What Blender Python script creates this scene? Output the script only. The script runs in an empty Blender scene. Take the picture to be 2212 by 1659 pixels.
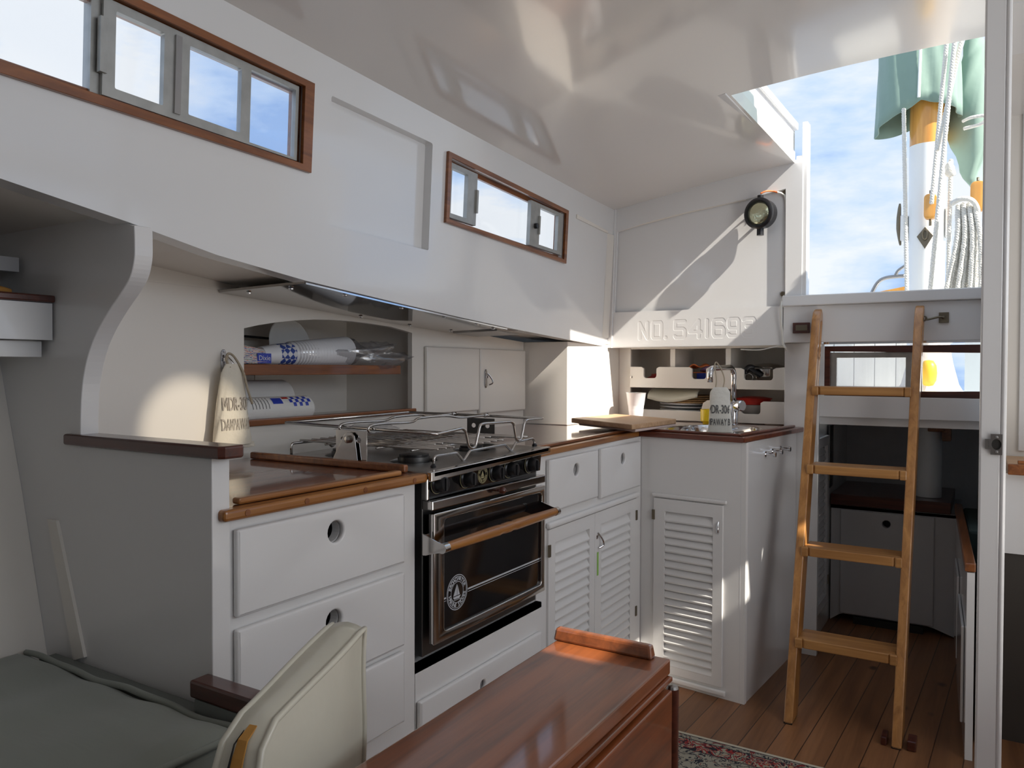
import bpy, bmesh, math, random
from mathutils import Vector, Matrix
random.seed(7)
S=bpy.context.scene; COL=S.collection
pi=math.pi
# ---------------------------------------------------------------- camera
FPX=1674.0; YAW,PIT,ROL=[math.radians(a) for a in (-31.45,-1.13,0.158)]
EYE=Vector((0,0,1.15))
_f=Vector((math.sin(YAW)*math.cos(PIT),math.cos(YAW)*math.cos(PIT),math.sin(PIT)))
_r=_f.cross(Vector((0,0,1))).normalized(); _u=_r.cross(_f)
_r2=_r*math.cos(ROL)+_u*math.sin(ROL); _u2=_u*math.cos(ROL)-_r*math.sin(ROL)
cam=bpy.data.objects.new('camera',bpy.data.cameras.new('camera')); COL.objects.link(cam)
cam.data.sensor_width=36; cam.data.lens=36*FPX/2212; cam.data.clip_start=0.02
M=Matrix((_r2,_u2,-_f)).transposed().to_4x4(); M.translation=EYE; cam.matrix_world=M
S.camera=cam
S.view_settings.view_transform='Standard'; S.view_settings.look='None'; S.view_settings.gamma=1
S.view_settings.use_curve_mapping=False; S.view_settings.exposure=0.12
# ---------------------------------------------------------------- sky
W=bpy.data.worlds.new('sky'); S.world=W; W.use_nodes=True
nt=W.node_tree; nt.nodes.clear(); N=nt.nodes.new; L=nt.links.new
tc=N('ShaderNodeTexCoord'); mp=N('ShaderNodeMapping'); mp.inputs['Scale'].default_value=(1.1,1.1,3.2)
mp.inputs['Rotation'].default_value=(0,math.radians(-14),0)
nz=N('ShaderNodeTexNoise'); nz.inputs['Scale'].default_value=2.6; nz.inputs['Detail'].default_value=7; nz.inputs['Roughness'].default_value=.56
cr=N('ShaderNodeValToRGB'); e=cr.color_ramp.elements
e[0].position=.38; e[0].color=(.30,.49,.84,1); e[1].position=.56; e[1].color=(.84,.89,.95,1)
k=cr.color_ramp.elements.new(.46); k.color=(.56,.72,.96,1)
bg=N('ShaderNodeBackground'); bg.inputs['Strength'].default_value=1.0; ow=N('ShaderNodeOutputWorld')
L(tc.outputs['Generated'],mp.inputs[0]); L(mp.outputs[0],nz.inputs['Vector']); L(nz.outputs[0],cr.inputs[0]); L(cr.outputs[0],bg.inputs[0]); L(bg.outputs[0],ow.inputs[0])
# ---------------------------------------------------------------- sun: from starboard and slightly forward
sd=Vector((-1,.185,-.863))
sun=bpy.data.objects.new('sun',bpy.data.lights.new('sun','SUN')); COL.objects.link(sun)
sun.data.energy=9.0; sun.data.angle=math.radians(.6); sun.data.color=(1,.93,.82)
sun.rotation_euler=sd.to_track_quat('-Z','Y').to_euler()
# ---------------------------------------------------------------- added fill lamps, imitating daylight from starboard and bounce from below
def area(name,loc,d,sx,sy,e,col):
    l=bpy.data.lights.new(name,'AREA'); l.shape='RECTANGLE'; l.size=sx; l.size_y=sy; l.energy=e; l.color=col
    o=bpy.data.objects.new(name,l); COL.objects.link(o); o.location=loc; o.rotation_euler=Vector(d).to_track_quat('-Z','Y').to_euler(); return o
area('added_fill_aft',(1.285,1.40,1.56),(-1,0,0),.9,.46,5.0,(.93,.96,1))
area('added_fill_mid',(1.285,.28,1.56),(-1,0,0),1.0,.46,3.2,(.93,.96,1))
area('added_fill_up',(.85,1.5,.60),(-.15,.25,1),.6,1.3,8.5,(1,.95,.89))  # upward lamp added to brighten the ceiling; no berth stands here
gs=bpy.data.lights.new('added_glint_spot','SPOT'); gs.energy=190; gs.color=(1,.88,.70); gs.spot_size=math.radians(5.6); gs.spot_blend=.7; gs.shadow_soft_size=.004  # added spot, imitates a reflected sun patch on the locker wall
go=bpy.data.objects.new('added_glint_spot',gs); COL.objects.link(go); go.location=(1.27,1.55,1.60); go.rotation_euler=(Vector((-1.62,1.17,1.005))-Vector((1.27,1.55,1.60))).to_track_quat('-Z','Y').to_euler()
# ---------------------------------------------------------------- measuring helpers (real planes of the cabin)
def ray(px,py): return _r2*((px-1106)/FPX)-_u2*((py-829.5)/FPX)+_f
def P(px,py,ax,val):
    d=ray(px,py); i='xyz'.index(ax); return EYE+d*((val-EYE[i])/d[i])
def PL(px,py,p0,n):
    d=ray(px,py); n=Vector(n); return EYE+d*((Vector(p0)-EYE).dot(n)/d.dot(n))
def hsx(y,z): return -1.286-.075*y+.05*z
def lkx(y): return -1.5925-.0268*y
YB=3.24
def ceilz(x,y):
    xe=1.193+.075*y; return 1.862+.139*(1-(x/xe)**2)
# ---------------------------------------------------------------- materials
def newmat(n):
    m=bpy.data.materials.new(n); m.use_nodes=True; return m,m.node_tree,m.node_tree.nodes['Principled BSDF']
def mat(n,col,rough=.5,metal=0,coat=0,bump=0,bscale=40,spec=.5,noise=0,emit=None,trans=0,sheen=0,stretch=None):
    m,t,b=newmat(n); b.inputs['Base Color'].default_value=(*col,1); b.inputs['Roughness'].default_value=rough
    b.inputs['Metallic'].default_value=metal; b.inputs['Coat Weight'].default_value=coat; b.inputs['Coat Roughness'].default_value=.08
    b.inputs['Specular IOR Level'].default_value=spec; b.inputs['Transmission Weight'].default_value=trans
    b.inputs['Sheen Weight'].default_value=sheen
    if bump or noise:
        c=t.nodes.new('ShaderNodeTexCoord'); mp=t.nodes.new('ShaderNodeMapping'); n1=t.nodes.new('ShaderNodeTexNoise')
        if stretch: mp.inputs['Scale'].default_value=stretch
        n1.inputs['Scale'].default_value=bscale; n1.inputs['Detail'].default_value=4
        t.links.new(c.outputs['Object'],mp.inputs[0]); t.links.new(mp.outputs[0],n1.inputs['Vector'])
        if bump:
            bp=t.nodes.new('ShaderNodeBump'); bp.inputs['Strength'].default_value=bump; bp.inputs['Distance'].default_value=.01
            t.links.new(n1.outputs[0],bp.inputs['Height']); t.links.new(bp.outputs[0],b.inputs['Normal'])
        if noise:
            mx=t.nodes.new('ShaderNodeMix'); mx.data_type='RGBA'; mx.inputs[6].default_value=(*[c_*(1-noise) for c_ in col],1)
            mx.inputs[7].default_value=(*[min(1,c_*(1+noise)) for c_ in col],1)
            t.links.new(n1.outputs[0],mx.inputs[0]); t.links.new(mx.outputs[2],b.inputs['Base Color'])
    return m
def wood(n,c1,c2,axis='y',rough=.35,coat=.3,gscale=1,knots=False,planks=None,bump=.05):
    """stretched-noise grain along an axis; planks=(axis, width) adds dark seams"""
    m,t,b=newmat(n); nd=t.nodes.new; lk=t.links.new
    c=nd('ShaderNodeTexCoord'); mp=nd('ShaderNodeMapping')
    sc={'x':(1.2,22,22),'y':(22,1.2,22),'z':(22,22,1.2)}[axis]; mp.inputs['Scale'].default_value=[s*gscale for s in sc]
    n1=nd('ShaderNodeTexNoise'); n1.inputs['Scale'].default_value=2.2; n1.inputs['Detail'].default_value=8; n1.inputs['Roughness'].default_value=.62; n1.inputs['Distortion'].default_value=.6
    r=nd('ShaderNodeValToRGB'); r.color_ramp.elements[0].position=.32; r.color_ramp.elements[1].position=.7
    r.color_ramp.elements[0].color=(*c1,1); r.color_ramp.elements[1].color=(*c2,1)
    lk(c.outputs['Object'],mp.inputs[0]); lk(mp.outputs[0],n1.inputs['Vector']); lk(n1.outputs[0],r.inputs[0])
    out=r.outputs[0]
    if planks:
        ax,wd=planks[:2]; sp=nd('ShaderNodeSeparateXYZ'); lk(c.outputs['Object'],sp.inputs[0]); sk_=nd('ShaderNodeMath'); sk_.operation='MULTIPLY_ADD'; lk(sp.outputs[1],sk_.inputs[0]); sk_.inputs[1].default_value=-(planks[2] if len(planks)>2 else 0); lk(sp.outputs['XYZ'.index(ax.upper())],sk_.inputs[2])
        dv=nd('ShaderNodeMath'); dv.operation='DIVIDE'; lk(sk_.outputs[0],dv.inputs[0]); dv.inputs[1].default_value=wd
        fr=nd('ShaderNodeMath'); fr.operation='FRACT'; lk(dv.outputs[0],fr.inputs[0])
        gt=nd('ShaderNodeMath'); gt.operation='LESS_THAN'; lk(fr.outputs[0],gt.inputs[0]); gt.inputs[1].default_value=.035
        fl=nd('ShaderNodeMath'); fl.operation='FLOOR'; lk(dv.outputs[0],fl.inputs[0])
        wn=nd('ShaderNodeTexWhiteNoise'); wn.noise_dimensions='1D'; lk(fl.outputs[0],wn.inputs['W'])
        hv=nd('ShaderNodeHueSaturation'); mr=nd('ShaderNodeMapRange'); mr.inputs[3].default_value=.72; mr.inputs[4].default_value=1.25
        lk(wn.outputs[0],mr.inputs[0]); lk(mr.outputs[0],hv.inputs['Value']); lk(out,hv.inputs['Color'])
        mx=nd('ShaderNodeMix'); mx.data_type='RGBA'; lk(gt.outputs[0],mx.inputs[0]); lk(hv.outputs[0],mx.inputs[6]); mx.inputs[7].default_value=(c1[0]*.25,c1[1]*.25,c1[2]*.25,1)
        out=mx.outputs[2]
    if knots:
        v=nd('ShaderNodeTexVoronoi'); v.inputs['Scale'].default_value=5.5; mk=nd('ShaderNodeMapping'); mk.inputs['Scale'].default_value=(1,1,1) if axis!='y' else (1,.7,1)
        lk(c.outputs['Object'],mk.inputs[0]); lk(mk.outputs[0],v.inputs['Vector'])
        rr=nd('ShaderNodeValToRGB'); rr.color_ramp.elements[0].position=.05; rr.color_ramp.elements[0].color=(1,1,1,1); rr.color_ramp.elements[1].position=.12; rr.color_ramp.elements[1].color=(0,0,0,1)
        lk(v.outputs['Distance'],rr.inputs[0]); m2=nd('ShaderNodeMix'); m2.data_type='RGBA'; lk(rr.outputs[0],m2.inputs[0]); lk(out,m2.inputs[6]); m2.inputs[7].default_value=(c1[0]*.4,c1[1]*.35,c1[2]*.3,1); out=m2.outputs[2]
    lk(out,b.inputs['Base Color']); b.inputs['Roughness'].default_value=rough; b.inputs['Coat Weight'].default_value=coat; b.inputs['Coat Roughness'].default_value=.06
    bp=nd('ShaderNodeBump'); bp.inputs['Strength'].default_value=bump; bp.inputs['Distance'].default_value=.004; lk(n1.outputs[0],bp.inputs['Height']); lk(bp.outputs[0],b.inputs['Normal'])
    return m
def glassmat(n,tint=(1,1,1),gl=.08,diff=0,rough=.02):
    m=bpy.data.materials.new(n); m.use_nodes=True; t=m.node_tree; t.nodes.clear(); nd=t.nodes.new
    o=nd('ShaderNodeOutputMaterial'); tr=nd('ShaderNodeBsdfTransparent'); tr.inputs[0].default_value=(*tint,1)
    g=nd('ShaderNodeBsdfGlossy'); g.inputs['Roughness'].default_value=rough; mx=nd('ShaderNodeMixShader'); mx.inputs[0].default_value=gl
    t.links.new(tr.outputs[0],mx.inputs[1]); t.links.new(g.outputs[0],mx.inputs[2]); last=mx
    if diff:
        d=nd('ShaderNodeBsdfTranslucent'); d.inputs[0].default_value=(.8,.85,.95,1); d2=nd('ShaderNodeBsdfDiffuse'); d2.inputs[0].default_value=(.8,.83,.9,1)
        ad=nd('ShaderNodeMixShader'); t.links.new(d.outputs[0],ad.inputs[1]); t.links.new(d2.outputs[0],ad.inputs[2])
        m2=nd('ShaderNodeMixShader'); m2.inputs[0].default_value=diff; t.links.new(mx.outputs[0],m2.inputs[1]); t.links.new(ad.outputs[0],m2.inputs[2]); last=m2
    t.links.new(last.outputs[0],o.inputs[0]); return m
WHT=mat('white_gloss_paint',(.80,.80,.80),.22,coat=.9,bump=.05,bscale=5)
WCB=mat('white_cabinet_paint',(.80,.79,.78),.3,coat=.25,bump=.03,bscale=14)
CEI=mat('ceiling_gloss_paint',(.79,.76,.73),.25,coat=1.0,bump=.045,bscale=5)
CRM=mat('warm_white_paint',(.83,.79,.73),.32,coat=.2,bump=.03,bscale=12)
MASTW=mat('mast_white',(.86,.88,.88),.3,coat=.4)
TRIM=wood('teak_trim',(.14,.042,.013),(.33,.115,.032),'y',.32,.3)
TRIMX=wood('teak_trim_x',(.085,.018,.009),(.20,.05,.022),'x',.3,.5)
TRIMO=wood('honey_trim',(.20,.065,.014),(.46,.195,.045),'y',.3,.3)
TRIMD=wood('dark_mahogany',(.045,.010,.006),(.11,.026,.014),'x',.3,.5)
CTOP=wood('varnished_countertop',(.085,.026,.016),(.24,.075,.038),'y',.35,1.0,bump=.05)
TABL=wood('varnished_table',(.13,.038,.013),(.31,.088,.024),'y',.4,1.0,gscale=.8,bump=.10)
TABD=wood('table_side_wood',(.12,.032,.009),(.27,.07,.018),'y',.3,.4)
LADW=wood('ladder_wood',(.30,.125,.032),(.56,.27,.08),'z',.32,.4,gscale=.8)
LADX=wood('ladder_tread_wood',(.30,.13,.038),(.54,.28,.095),'x',.4,.2,gscale=.8)
FLOR=wood('pine_floor',(.16,.066,.026),(.30,.135,.055),'y',.42,.1,gscale=.5,knots=True,planks=('x',.083,.047))
BOARD=wood('chopping_board_wood',(.46,.27,.14),(.66,.44,.27),'x',.5,0)
VARN=wood('varnished_spar',(.62,.27,.05),(.85,.44,.10),'z',.25,.6,gscale=.5)
STEEL=mat('polished_steel',(.56,.54,.52),.12,metal=1)
CHRM=mat('chrome',(.75,.76,.78),.08,metal=1)
STLB=mat('brushed_steel',(.36,.345,.33),.30,metal=1,bump=.05,bscale=60)
HOODM=mat('hood_mirror',(.42,.41,.40),.06,metal=1)
CHRD=mat('latch_chrome',(.38,.38,.40),.2,metal=1)
DSTL=mat('dark_steel',(.16,.16,.16),.35,metal=1)
BRNZ=mat('dull_bronze',(.22,.19,.14),.45,metal=1)
BLK=mat('black_plastic',(.012,.012,.014),.3)
BLG=mat('black_oven_glass',(.006,.006,.007),.06,coat=.6)
VOID=mat('dark_recess',(.02,.018,.016),.8)  # near-black painted shade for holes and slots; the black book shares it
WPRT=mat('silver_print',(.55,.57,.6),.4)
GOLD=mat('gold_print',(.40,.36,.20),.4)
ALU=mat('window_aluminium',(.42,.42,.40),.42,metal=.6,noise=.25,bscale=30)
GLS=glassmat('window_glass')
SCR=glassmat('screened_glass',(.95,.97,1),.03,.12)
PLAS=glassmat('clear_plastic_film',(.95,.95,.95),.22,.12,.12)
GREY=mat('sage_cushion',(.27,.29,.255),.85,sheen=.2,bump=.5,bscale=5,noise=.06,stretch=(.6,2.5,1))
DGRN=mat('dark_berth_cushion',(.07,.10,.09),.85)
VINYL=mat('cream_vinyl',(.66,.63,.52),.30,coat=.4,bump=.6,bscale=7,noise=.1)
FOAM=mat('old_yellow_foam',(.55,.27,.06),.8,noise=.4,bscale=20)
CLOTH=mat('cotton_bag',(.78,.72,.60),.8,bump=.25,bscale=40)
CLOTHG=mat('grey_cotton_bag',(.78,.77,.71),.8,bump=.5,bscale=18)
INK=mat('faded_ink',(.48,.43,.37),.8)
INKD=mat('grey_ink',(.13,.13,.13),.8)
ROPE=mat('white_rope',(.78,.76,.70),.8,bump=.6,bscale=120)
TWINE=mat('tan_twine',(.45,.38,.28),.85,bump=.5,bscale=150)
SAIL=mat('sage_canvas',(.23,.34,.29),.75,bump=.25,bscale=9,noise=.10,sheen=.2)
WIREW=mat('white_cable',(.70,.69,.64),.5)
RED=mat('red_plastic',(.50,.03,.02),.35)
ORG=mat('orange_insulation',(.75,.20,.06),.45)
YEL=mat('yellow_plastic',(.86,.62,.02),.3,coat=.3)
BUOY=mat('yellow_buoy',(.85,.48,.04),.4)
BLUE=mat('blue_print',(.03,.06,.45),.4)
GRNT=mat('green_tape',(.30,.60,.10),.5)
CUPP=mat('white_plastic_cup',(.82,.82,.84),.3,coat=.2)
PAPR=mat('paper_white',(.78,.77,.74),.75,bump=.15,bscale=50)
WICK=mat('wicker',(.42,.26,.12),.8,bump=.8,bscale=90,noise=.4)
PINKB=mat('pale_plastic',(.62,.50,.46),.5)
LAMPG=mat('lamp_lens',(.62,.64,.45),.08,metal=.85,bump=.3,bscale=35)
DKRM=mat('shade_toned_paint',(.55,.55,.56),.4)  # white paint toned down to grey, shade put into the colour
# ---------------------------------------------------------------- mesh building
class Fr:
    def __init__(s,o,u,n): s.o=Vector(o); s.u=Vector(u).normalized(); s.n=Vector(n).normalized()
    def __call__(s,a,b,c): return s.o+s.u*a+Vector((0,0,b))+s.n*c
def curve_mesh(polys,t,bev=0,res=2):
    cu=bpy.data.curves.new('tmp','CURVE'); cu.dimensions='2D'; cu.fill_mode='BOTH'
    cu.extrude=max(t/2-bev,1e-5); cu.bevel_depth=bev; cu.bevel_resolution=res; cu.offset=-bev
    for p in polys:
        s=cu.splines.new('POLY'); s.points.add(len(p)-1)
        for i,q in enumerate(p): s.points[i].co=(q[0],q[1],0,1)
        s.use_cyclic_u=True
    o=bpy.data.objects.new('tmp',cu); me=bpy.data.meshes.new_from_object(o)
    v=[tuple(x.co) for x in me.vertices]; f=[tuple(x.vertices) for x in me.polygons]
    bpy.data.objects.remove(o); bpy.data.curves.remove(cu); bpy.data.meshes.remove(me); return v,f
def text_mesh(txt,size,t=.0006,align='CENTER',bold=0):
    if txt=='M':   # the built-in outline of this letter fills badly, so draw it
        o_=[(0,0),(0,1),(.19,1),(.5,.50),(.81,1),(1,1),(1,0),(.83,0),(.83,.68),(.5,.20),(.17,.68),(.17,0)]; w_=size*.64; h_=size*.69
        x_=0 if align=='LEFT' else -w_/2
        return curve_mesh([[(x_+a*w_,(b-.5)*h_+size*.04) for a,b in o_]],t)
    cu=bpy.data.curves.new('tmp','FONT'); cu.body=txt; cu.size=size; cu.extrude=t/2; cu.align_x=align; cu.align_y='CENTER'; cu.offset=bold; cu.resolution_u=3
    o=bpy.data.objects.new('tmp',cu); me=bpy.data.meshes.new_from_object(o)
    v=[tuple(x.co) for x in me.vertices]; f=[tuple(x.vertices) for x in me.polygons]
    bpy.data.objects.remove(o); bpy.data.curves.remove(cu); bpy.data.meshes.remove(me); return v,f
def text_row(txt,size,t,align,bold=0):
    V_=[];F_=[];x=0
    for ch in txt:
        if ch==' ': x+=size*.34; continue
        v,f=text_mesh(ch,size,t,'LEFT',bold); lo=min(q[0] for q in v); hi=max(q[0] for q in v); k=len(V_)
        V_+=[(q[0]-lo+x,q[1],q[2]) for q in v]; F_+=[tuple(i+k for i in q) for q in f]; x+=hi-lo+size*.07
    x-=size*.07; s_={'LEFT':0,'RIGHT':-x,'CENTER':-x/2}[align]
    return [(q[0]+s_,q[1],q[2]) for q in V_],F_
def rr(x0,y0,x1,y1,r=.01,n=4):
    o=[]
    for cx,cy,a0 in ((x1-r,y1-r,0),(x0+r,y1-r,90),(x0+r,y0+r,180),(x1-r,y0+r,270)):
        for i in range(n+1):
            a=math.radians(a0+90*i/n); o.append((cx+r*math.cos(a),cy+r*math.sin(a)))
    return o
def ell(cx,cy,rx,ry=None,n=20):
    ry=ry or rx; return [(cx+rx*math.cos(2*pi*i/n),cy+ry*math.sin(2*pi*i/n)) for i in range(n)]
ID=lambda a,b,c:Vector((a,b,c))
class MB:
    def __init__(s): s.v=[]; s.f=[]
    def add(s,v,f,fn=None):
        k=len(s.v); s.v+=[Vector(fn(*q)) if fn else Vector(q) for q in v]; s.f+=[tuple(i+k for i in q) for q in f]; return s
    def box(s,x0,x1,y0,y1,z0,z1,fn=None):
        v=[(x,y,z) for x in (x0,x1) for y in (y0,y1) for z in (z0,z1)]
        return s.add(v,[(0,1,3,2),(4,6,7,5),(0,4,5,1),(2,3,7,6),(0,2,6,4),(1,5,7,3)],fn)
    def hexa(s,a,b):  # two quads
        return s.add(list(a)+list(b),[(0,1,2,3),(7,6,5,4),(0,4,5,1),(1,5,6,2),(2,6,7,3),(3,7,4,0)])
    def plate(s,polys,t,fn,w0=0,bev=0,res=2):
        v,f=curve_mesh(polys,t,bev,res); return s.add([(a,b,c+w0+t/2) for a,b,c in v],f,fn)
    def tube(s,pts,r,n=8,cap=True,closed=False):
        pts=[Vector(p) for p in pts]; m=len(pts); k=len(s.v); T=[]
        for i in range(m):
            if closed: T.append((pts[(i+1)%m]-pts[i-1]).normalized())
            else: T.append((pts[min(i+1,m-1)]-pts[max(i-1,0)]).normalized())
        up=Vector((0,0,1)) if abs(T[0].z)<.9 else Vector((1,0,0)); nrm=(up-T[0]*up.dot(T[0])).normalized()
        for i in range(m):
            nrm=(nrm-T[i]*nrm.dot(T[i])).normalized(); bi=T[i].cross(nrm); ri=r[i] if isinstance(r,(list,tuple)) else r
            for j in range(n):
                a=2*pi*j/n; s.v.append(pts[i]+nrm*(ri*math.cos(a))+bi*(ri*math.sin(a)))
        for i in range(m if closed else m-1):
            i2=(i+1)%m
            for j in range(n): s.f.append((k+i*n+j,k+i*n+(j+1)%n,k+i2*n+(j+1)%n,k+i2*n+j))
        if cap and not closed: s.f.append(tuple(k+j for j in range(n))); s.f.append(tuple(k+(m-1)*n+j for j in range(n)))
        return s
    def lathe(s,prof,c,axis=(0,0,1),n=24,sx=1,sy=1):
        ax=Vector(axis).normalized(); a=Vector((1,0,0)) if abs(ax.x)<.9 else Vector((0,1,0)); a=(a-ax*a.dot(ax)).normalized(); b=ax.cross(a); c=Vector(c); k=len(s.v); m=len(prof)
        for r,h in prof:
            for j in range(n): t=2*pi*j/n; s.v.append(c+ax*h+a*(r*sx*math.cos(t))+b*(r*sy*math.sin(t)))
        for i in range(m-1):
            for j in range(n): s.f.append((k+i*n+j,k+i*n+(j+1)%n,k+(i+1)*n+(j+1)%n,k+(i+1)*n+j))
        if prof[0][0]>1e-6: s.f.append(tuple(k+j for j in range(n)))
        if prof[-1][0]>1e-6: s.f.append(tuple(k+(m-1)*n+j for j in range(n)))
        return s
    def grid(s,nu,nv,fn):
        k=len(s.v)
        for i in range(nu+1):
            for j in range(nv+1): s.v.append(Vector(fn(i/nu,j/nv)))
        for i in range(nu):
            for j in range(nv): s.f.append((k+i*(nv+1)+j,k+(i+1)*(nv+1)+j,k+(i+1)*(nv+1)+j+1,k+i*(nv+1)+j+1))
        return s
    def build(s,name,m,parent=None,bev=0,smooth=False,solid=0,sub=0,seg=2,auto=None):
        me=bpy.data.meshes.new(name)
        bm=bmesh.new(); vs=[bm.verts.new(v) for v in s.v]
        for f in s.f:
            try: bm.faces.new([vs[i] for i in f])
            except ValueError: pass
        bmesh.ops.remove_doubles(bm,verts=bm.verts,dist=1e-6)
        bmesh.ops.recalc_face_normals(bm,faces=bm.faces)
        org=Vector((0,0,0))
        bm.to_mesh(me); bm.free(); me.materials.append(m)
        o=bpy.data.objects.new(name,me); COL.objects.link(o)
        if parent: o.parent=parent; 
        if smooth:
            for p in me.polygons: p.use_smooth=True
            if smooth!='all':
                for ed in bm_sharp(me): ed.use_edge_sharp=True
        if solid: q=o.modifiers.new('solid','SOLIDIFY'); q.thickness=solid; q.offset=0
        if bev: q=o.modifiers.new('bevel','BEVEL'); q.width=bev; q.segments=seg; q.limit_method='ANGLE'; q.angle_limit=math.radians(40)
        if sub: q=o.modifiers.new('sub','SUBSURF'); q.levels=sub; q.render_levels=sub
        return o
def bm_sharp(me,ang=42):
    bm=bmesh.new(); bm.from_mesh(me); idx=[e.index for e in bm.edges if len(e.link_faces)!=2 or e.calc_face_angle(0)>math.radians(ang)]; bm.free()
    return [me.edges[i] for i in idx]
def tag(o,label,cat,group=None):
    o['label']=label; o['category']=cat
    if group: o['group']=group
    return o
def thing(name,label,cat,group=None,loc=None):
    o=bpy.data.objects.new(name,None); COL.objects.link(o); o.empty_display_size=.05
    return tag(o,label,cat,group)
def struct(o): o['kind']='structure'; return o
def bez(p0,p1,p2,p3,n=12):
    p0,p1,p2,p3=map(Vector,(p0,p1,p2,p3)); return [p0*(1-t)**3+p1*3*t*(1-t)**2+p2*3*t*t*(1-t)+p3*t**3 for t in [i/n for i in range(n+1)]]
def smooth_path(pts,n=6):
    pts=[Vector(p) for p in pts]; o=[]
    for i in range(len(pts)-1):
        a=pts[max(i-1,0)];b=pts[i];c=pts[i+1];d=pts[min(i+2,len(pts)-1)]
        for k in range(n):
            t=k/n; o.append(.5*((2*b)+(c-a)*t+(2*a-5*b+4*c-d)*t*t+(3*b-a-3*c+d)*t**3))
    return o+[pts[-1]]
def rounded(pts,r,n=4):
    """polyline with rounded corners"""
    pts=[Vector(p) for p in pts]; o=[pts[0]]
    for i in range(1,len(pts)-1):
        a,b,c=pts[i-1],pts[i],pts[i+1]; d1=(a-b); d2=(c-b); q=min(r,d1.length*.45,d2.length*.45); s1=b+d1.normalized()*q; s2=b+d2.normalized()*q
        for k in range(n+1): t=k/n; o.append(s1*(1-t)**2+b*2*t*(1-t)+s2*t*t)
    return o+[pts[-1]]
# ================================================================ THE SETTING
FY=Fr((0,0,0),(0,1,0),(1,0,0))      # (y, z, x)
def FX(y): return Fr((0,y,0),(1,0,0),(0,-1,0))   # (x, z, toward the camera)
# floor
struct(MB().box(-2.0,1.4,-1.6,4.6,-.04,0).build('floor',FLOR))
# port house side with two window openings and a sunk panel
def HS(a,b,c): return Vector((hsx(a,b)+c,a,b))
bot=[(-1.6,1.60),(-.5,1.52),(.2,1.465),(.592,1.432),(.808,1.403),(1.0,1.372),(1.258,1.347),(1.6,1.325),(1.946,1.305),(2.272,1.288),(2.7,1.27),(3.24,1.249)]
top=[(3.24,1.875),(-1.6,1.875)]
w1=[(-.62,1.595),(1.232,1.595),(1.232,1.775),(-.62,1.775)]; w2=[(1.832,1.582),(2.676,1.572),(2.676,1.76),(1.832,1.765)]
rc=rr(1.318,1.482,1.743,1.779,.006)
wl=MB().plate([bot+top,w1,w2,rc],.045,HS,-.045)
wl.plate([rr(1.30,1.46,1.76,1.80,.004)],.008,HS,-.034)
struct(wl.build('wall_left',WHT))
# side-deck underside outboard of the house side, and the hull behind the lockers
def zb(y):
    for (a,za),(b,zb_) in zip(bot,bot[1:]):
        if a<=y<=b: return za+(zb_-za)*(y-a)/(b-a)
    return bot[-1][1]
ys=[-1.6,-.5,.2,.592,.808,1.0,1.258,1.6,1.946,2.272,2.7,3.24,3.7]
sdm=MB(); sdm.grid(len(ys)-1,1,lambda u,v:(hsx(ys[round(u*(len(ys)-1))],1.4)-.043-v*.8, ys[round(u*(len(ys)-1))], zb(ys[round(u*(len(ys)-1))])+.018))
sdm.grid(len(ys)-1,1,lambda u,v:(hsx(ys[round(u*(len(ys)-1))],1.4)-.043-v*.8, ys[round(u*(len(ys)-1))], zb(ys[round(u*(len(ys)-1))])+.04))
struct(sdm.build('trim_1',CRM))
# hull lining, leaning outboard with height
hp=[(0,-1.33),(.4,-1.50),(.605,-1.562),(.9,-1.645),(1.163,-1.729),(1.5,-1.80)]
hm=MB(); hm.grid(len(hp)-1,1,lambda u,v:(hp[round(u*(len(hp)-1))][1],-1.6+v*2.4095,hp[round(u*(len(hp)-1))][0]))
hm.grid(len(hp)-1,1,lambda u,v:(hp[round(u*(len(hp)-1))][1]-.03,-1.6+v*2.405,hp[round(u*(len(hp)-1))][0]))
struct(hm.build('wall_outboard',CRM))
# ceiling (cambered) with the companionway and unseen starboard openings cut for the sun patches
xs=[-9,-1.08,-1.0,-.85,-.75,-.66,-.55,-.44,-.33,-.22,-.11,0.0,.12,.3,.45,.6,.72,.80,.965,.985,1.15,1.25,1.6]
yy=[-1.6,-1.1,-.9,-.35,.0,.34,.62,.80,1.05,1.35,1.7,2.05,2.33,2.385,2.53,2.56,2.9,3.24]
def hole(x,y):
    if -.66<x<0 and y>2.33: return True
    if .80<x<.965 and .80<y<1.05: return True       # unseen opening, made so that sun falls on the table
    if .985<x<1.15 and (2.05<y<2.385 or 2.53<y<2.56): return True    # unseen openings, made for the sun patches on louvres and ladder
    return False
cm=MB()
def cv(x,y,d):
    if x<-5: x=hsx(y,1.87)-.03
    return (x,y,ceilz(max(-1.45,min(1.45,x)),max(y,-.2))+d)
for i in range(len(xs)-1):
    for j in range(len(yy)-1):
        a,b,c,d=xs[i],xs[i+1],yy[j],yy[j+1]; mx,my=(a+b)/2,(c+d)/2
        if hole(mx,my): continue
        for dz in (0,.045): cm.add([cv(a,c,dz),cv(b,c,dz),cv(b,d,dz),cv(a,d,dz)],[(0,1,2,3)])
        for (p,q,nx,ny) in (((a,c),(a,d),(xs[i-1]+a)/2 if i else None,my),((b,c),(b,d),(b+xs[min(i+2,len(xs)-1)])/2,my),((a,c),(b,c),mx,(yy[j-1]+c)/2 if j else None),((a,d),(b,d),mx,(d+yy[min(j+2,len(yy)-1)])/2)):
            if nx is None or ny is None or hole(nx,ny): cm.add([cv(*p,0),cv(*q,0),cv(*q,.045),cv(*p,.045)],[(0,1,2,3)])
struct(cm.build('ceiling',CEI,smooth=True))
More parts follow.
